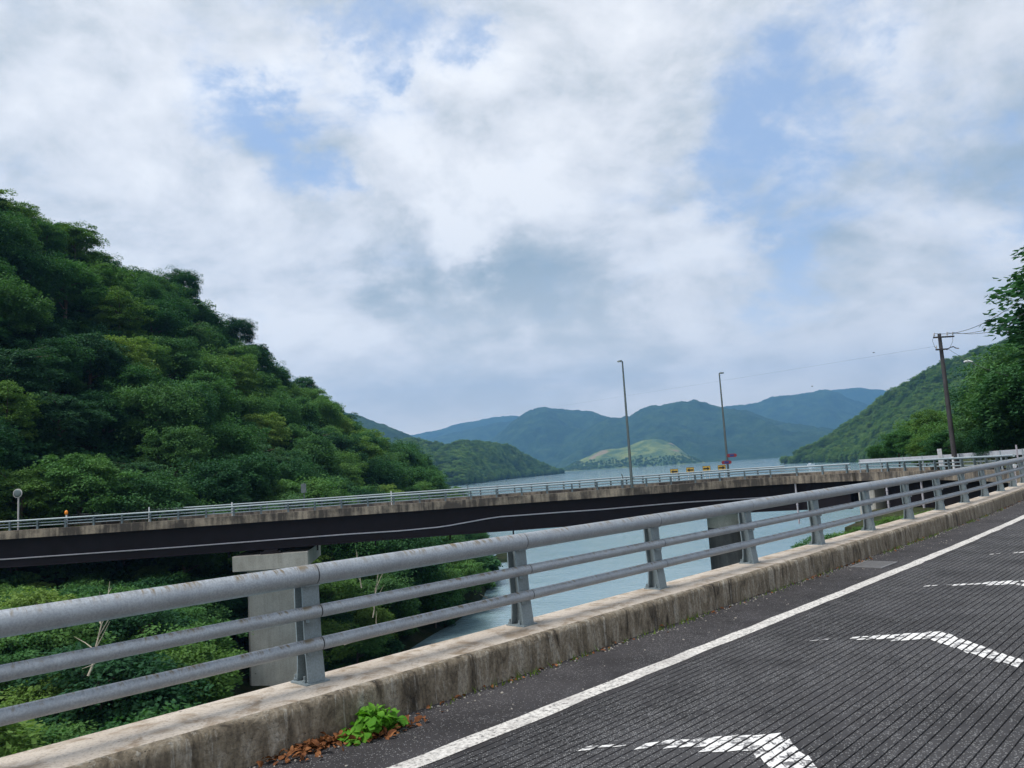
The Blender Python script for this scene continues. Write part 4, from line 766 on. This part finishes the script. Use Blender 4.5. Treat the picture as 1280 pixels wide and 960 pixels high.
wire(base + [-.46, -.16, pt[2] - .9], at(420, 528, 900), 6, .004, 'very thin wire crossing the sky from the utility pole towards the left ridge', 60)
wire(base + [.35, -.16, pt[2] - 1.1], at(1262, 470, 58), .25, .012, 'slack lower wire from the second crossarm into the dark trees')
p = at(1217, 452, 80); o = thing('street_lamp', 'white-headed street lamp just above the dark trees right of the utility pole', 'street lamp', (p[0], p[1], 0)); mb = MB(); mb.tube([(0, 0, -1.5), (0, 0, p[2] - .3), (-.15, 0, p[2])], .06, 8); mb.obj('pole', MT['lamp'], o)
mb = MB(); mb.tube([(-.1, 0, p[2]), (-.5, 0, p[2] + .06), (-.85, 0, p[2] + .04)], [.06, .13, .07], 10); mb.obj('lamp_head', MT['white'], o)
def bird(u, v, D, label):
    p = at(u, v, D); o = thing('bird', label, 'bird', p); mb = MB(); mb.tube([(-.16, 0, 0), (-.05, 0, .02), (.1, 0, .02), (.2, 0, .0)], [.01, .05, .05, .015], 8); mb.add([(0, 0, .02), (.06, -.1, .08), (-.05, -.36, .12), (-.10, -.1, .05)], [(0, 1, 2, 3)]); mb.add([(0, 0, .02), (.06, .1, .08), (-.05, .36, .12), (-.10, .1, .05)], [(3, 2, 1, 0)]); mb.obj('body', MT['black'], o)
bird(1015, 483, 150, 'small dark bird flying above the far mountains'); bird(1092, 441, 140, 'small dark bird beside the thin wire left of the utility pole')
p = at(1013, 575.5, 1000); p[2] = WZ; o = thing('boat', 'small white boat moored at the foot of the right hill', 'boat', p); mb = MB(); V = []
for x, w, z in ((-4, 1.1, 1.2), (0, 1.4, 1.2), (3, 1.0, 1.4), (4.6, .05, 1.7)): V += [(x, -w * .6, -.3), (x, w * .6, -.3), (x, w, z), (x, -w, z)]
mb.add(V, [(i * 4 + k, i * 4 + (k + 1) % 4, i * 4 + 4 + (k + 1) % 4, i * 4 + 4 + k) for i in range(3) for k in range(4)] + [(0, 1, 2, 3)]); mb.obj('hull', MT['white'], o, smooth=False); mb = MB(); mb.box((-1, 0, 1.9), (2.6, 1.8, 1.5)); mb.obj('cabin', MT['white'], o, smooth=False)

# ------------------------------------------------------------------ dead wood at the shore
def branchy(name, p, seed, L, lean, label, n=6, r=.05):
    rng = np.random.default_rng(seed); mb = MB(); d = np.array(lean) / np.linalg.norm(lean); P = [np.zeros(3)]
    for i in range(6): P.append(P[-1] + d * L / 6 + rng.normal(0, .05 * L / 3, 3))
    mb.tube(P, list(np.linspace(r, r * .2, 7)), 6)
    for k in range(n):
        s = P[1 + k % 5]; q = d + rng.normal(0, .6, 3); q /= np.linalg.norm(q); l = L * rng.uniform(.25, .5); mb.tube([s, s + q * l * .5 + rng.normal(0, .06, 3), s + q * l], [r * .5, r * .35, r * .12], 5)
    ob = mb.obj(name, MT['dead']); ob.location = p; return tag(ob, label, 'branch')
for (u, v, D, sd_, L, ln, l, n) in [(466, 772, 60, 1, 3.2, (.2, 0, 1), 'bleached bare shrub standing on the bank between the railing bars', 9), (452, 735, 60, 4, 2.6, (-.1, 0, 1), 'bare pale branches above the lower bank, left of the second post', 8), (600, 743, 94, 2, 2.6, (.7, -.2, -.35), 'dead branch dipping into the water at the tip of the bank', 5), (430, 806, 58, 3, 3.5, (.8, .2, .25), 'fallen pale log on the muddy shore by the first post', 4), (110, 845, 36, 6, 3.0, (.1, .1, 1), 'grey leafless sapling among the green bushes below the kerb', 12)]:
    branchy('dead_branch', at(u, v, D), sd_, L, ln, l, n)

# ------------------------------------------------------------------ gutter: weed, dry leaves, drain
def leaf_blade(L, w, lobes=5, fold=.25, seed=0):
    rng = np.random.default_rng(seed); V = []; ts_ = np.linspace(0, 1, 6); Fc = []
    for t in ts_: ww = w * math.sin(PI * min(1, t * .9 + .08)) ** .7 * (1 if 0 < t < 1 else .08); zc = .18 * L * math.sin(t * PI) - .05 * L * t; V += [(t * L, -ww * (1 + rng.normal(0, .1)), zc + fold * ww), (t * L, 0, zc), (t * L, ww * (1 + rng.normal(0, .1)), zc + fold * ww)]
    for i in range(5): Fc += [(i * 3, i * 3 + 1, i * 3 + 4, i * 3 + 3), (i * 3 + 1, i * 3 + 2, i * 3 + 5, i * 3 + 4)]
    return V, Fc
LB = []
for k in range(4): mb = MB(); V, Fc = leaf_blade(.044 + .010 * k, .019 + .004 * k, seed=k); mb.add(V, Fc); LB.append(mb.mesh('leaf', MT['weed']))
pw, hw = nearp(0.06, 0.43, ZR); weed = thing('weed', 'bright green broad-leaved weed growing in the gutter against the kerb', 'weed', pw); weed.scale = (.88,) * 3; rng = np.random.default_rng(9); dT = np.array([math.sin(hw), math.cos(hw), 0]); dN = np.array([math.cos(hw), -math.sin(hw), 0])
stm = MB()
for k in range(200):
    a_ = float(np.clip(rng.normal(-.02, .11), -.22, .2)); b_ = rng.normal(0, .05); hgt = max(.015, .15 * math.exp(-((a_ - .03) / .17) ** 2) * rng.uniform(.35, 1.05)); q = dT * a_ + dN * b_ + np.array([0, 0, hgt])
    lf = link('leaf', LB[k % 4], weed, q); yaw = math.atan2(b_ * dN[1] + a_ * dT[1], b_ * dN[0] + a_ * dT[0]) + rng.normal(0, .9); lf.rotation_euler = (rng.normal(0, .35), rng.normal(.15, .35), yaw); lf.scale = (rng.uniform(.7, 1.35),) * 3
    stm.tube([dT * a_ * .45 + dN * b_ * .4, (q + dT * a_ * .2) * .6, q], .0025, 4)
stm.obj('stem', MT['weed'], weed)
def litter(name, m, label, spots, size, seed, curl=.5):
    rng = np.random.default_rng(seed); mb = MB()
    for (s, l, z) in spots:
        V, Fc = leaf_blade(size * rng.uniform(.35, 1.5), size * .28 * rng.uniform(.7, 1.2), fold=rng.uniform(-.6, .9), seed=rng.integers(1000)); R_ = Matrix.Rotation(rng.uniform(0, 6.28), 3, 'Z') @ Matrix.Rotation(rng.normal(0, curl), 3, 'X') @ Matrix.Rotation(rng.normal(0, curl), 3, 'Y')
        o_ = nearp(s, l, ZR + z)[0]; mb.add([np.array(R_ @ Vector(v)) + o_ for v in V], Fc)
    return stuff(mb.obj(name, m), label)
rng = np.random.default_rng(21)
sp_ = [(rng.normal(-.27, .17), .325 + abs(rng.normal(0, .075)), .008 + abs(rng.normal(0, .018))) for _ in range(190)] + [(rng.normal(.1, .16), .50 + rng.normal(0, .05), .008) for _ in range(60)]
litter('leaf_litter', MT['dryleaf'], 'rusty dry leaves piled in the gutter beside the green weed', sp_, .052, 3)
sp2 = [(rng.uniform(.5, 30), .315 + abs(rng.normal(0, .04)), .008) for _ in range(170)] + [(rng.normal(s, .15), .33 + abs(rng.normal(0, .04)), .008) for s in (1.35, 2.4, 4.4, 6.7, 8.2) for _ in range(7)]
litter('leaf_litter', MT['dryleaf'], 'scattered dry leaves along the foot of the near kerb', sp2, .042, 5)
mb = MB()
for k in range(1500):
    s, l = rng.uniform(-2, 24), .31 + abs(rng.normal(0, .07)) + (rng.uniform(0, .5) if rng.random() < .15 else 0); r_ = rng.uniform(.002, .008) * (1.6 if rng.random() < .06 else 1); p_ = nearp(s, l, ZR + r_ * .4)[0]; mb.ball(p_, (r_ * rng.uniform(.8, 1.4), r_, r_ * .7), 6)
stuff(mb.obj('gravel', MT['stone']), 'small stones lying in the gutter along the near kerb')
pd, hd_ = nearp(8.0, .62, ZR); dr = thing('drain_cover', 'worn grey drain cover in the road shoulder beside the kerb', 'drain cover', pd, PI / 2 - hd_)
mb = MB(); [mb.box(q, d) for q, d in (((0, -.19, .006), (.62, .03, .012)), ((0, .19, .006), (.62, .03, .012)), ((-.295, 0, .006), (.03, .35, .012)), ((.295, 0, .006), (.03, .35, .012)))]; mb.obj('frame', MT['grate'], dr, smooth=False)
gm = MB(); gm.box((0, 0, .004), (.018, .35, .010)); gm = gm.mesh('bar', MT['grate'], False)
for k in range(14): link('bar', gm, dr, (-.26 + k * .04, 0, 0))
# moss and grass tufts in the joint between kerb and road further on
rng = np.random.default_rng(31); mb = MB()
for s0 in (7.0, 9.6, 10.4, 10.9, 11.6, 12.3, 13.0, 4.9, .9, 1.5, 2.2, 3.1, 3.9, 5.6, 6.2, 8.4, 14.2, 15.5, 17):
    for k in range(int(rng.integers(6, 50))):
        s, l = rng.normal(s0, .22), .33 + abs(rng.normal(0, .03)); p_ = nearp(s, l, ZR)[0]; h_ = rng.uniform(.015, .06); a_ = rng.uniform(0, 6.28); d = np.array([math.cos(a_), math.sin(a_), 0]); mb.add([p_ - d * .006, p_ + d * .006, p_ + np.array([rng.normal(0, .02), rng.normal(0, .02), h_])], [(0, 1, 2)])
stuff(mb.obj('grass_tufts', MT['leafY']), 'thin grass tufts growing where the kerb meets the road')

# ------------------------------------------------------------------ haze
mb = MB(); mb.box((0, 4100, 480), (16000, 9400, 1006))
hm = bpy.data.materials.new('haze_air'); hm.use_nodes = True; n = hm.node_tree; n.nodes.clear(); pv = nd(n, 'ShaderNodeVolumePrincipled', {'Color': (0.23, 0.53, 1.0, 1), 'Density': 0.00014, 'Anisotropy': 0.25}); on = nd(n, 'ShaderNodeOutputMaterial'); n.links.new(pv.outputs[0], on.inputs['Volume'])
stuff(mb.obj('haze', hm, smooth=False), 'pale blue haze over the lake')
print('TREES', NTREE, n_up, n_lo, 'tris', sum(len(m.polygons) for m in bpy.data.meshes) * 2)
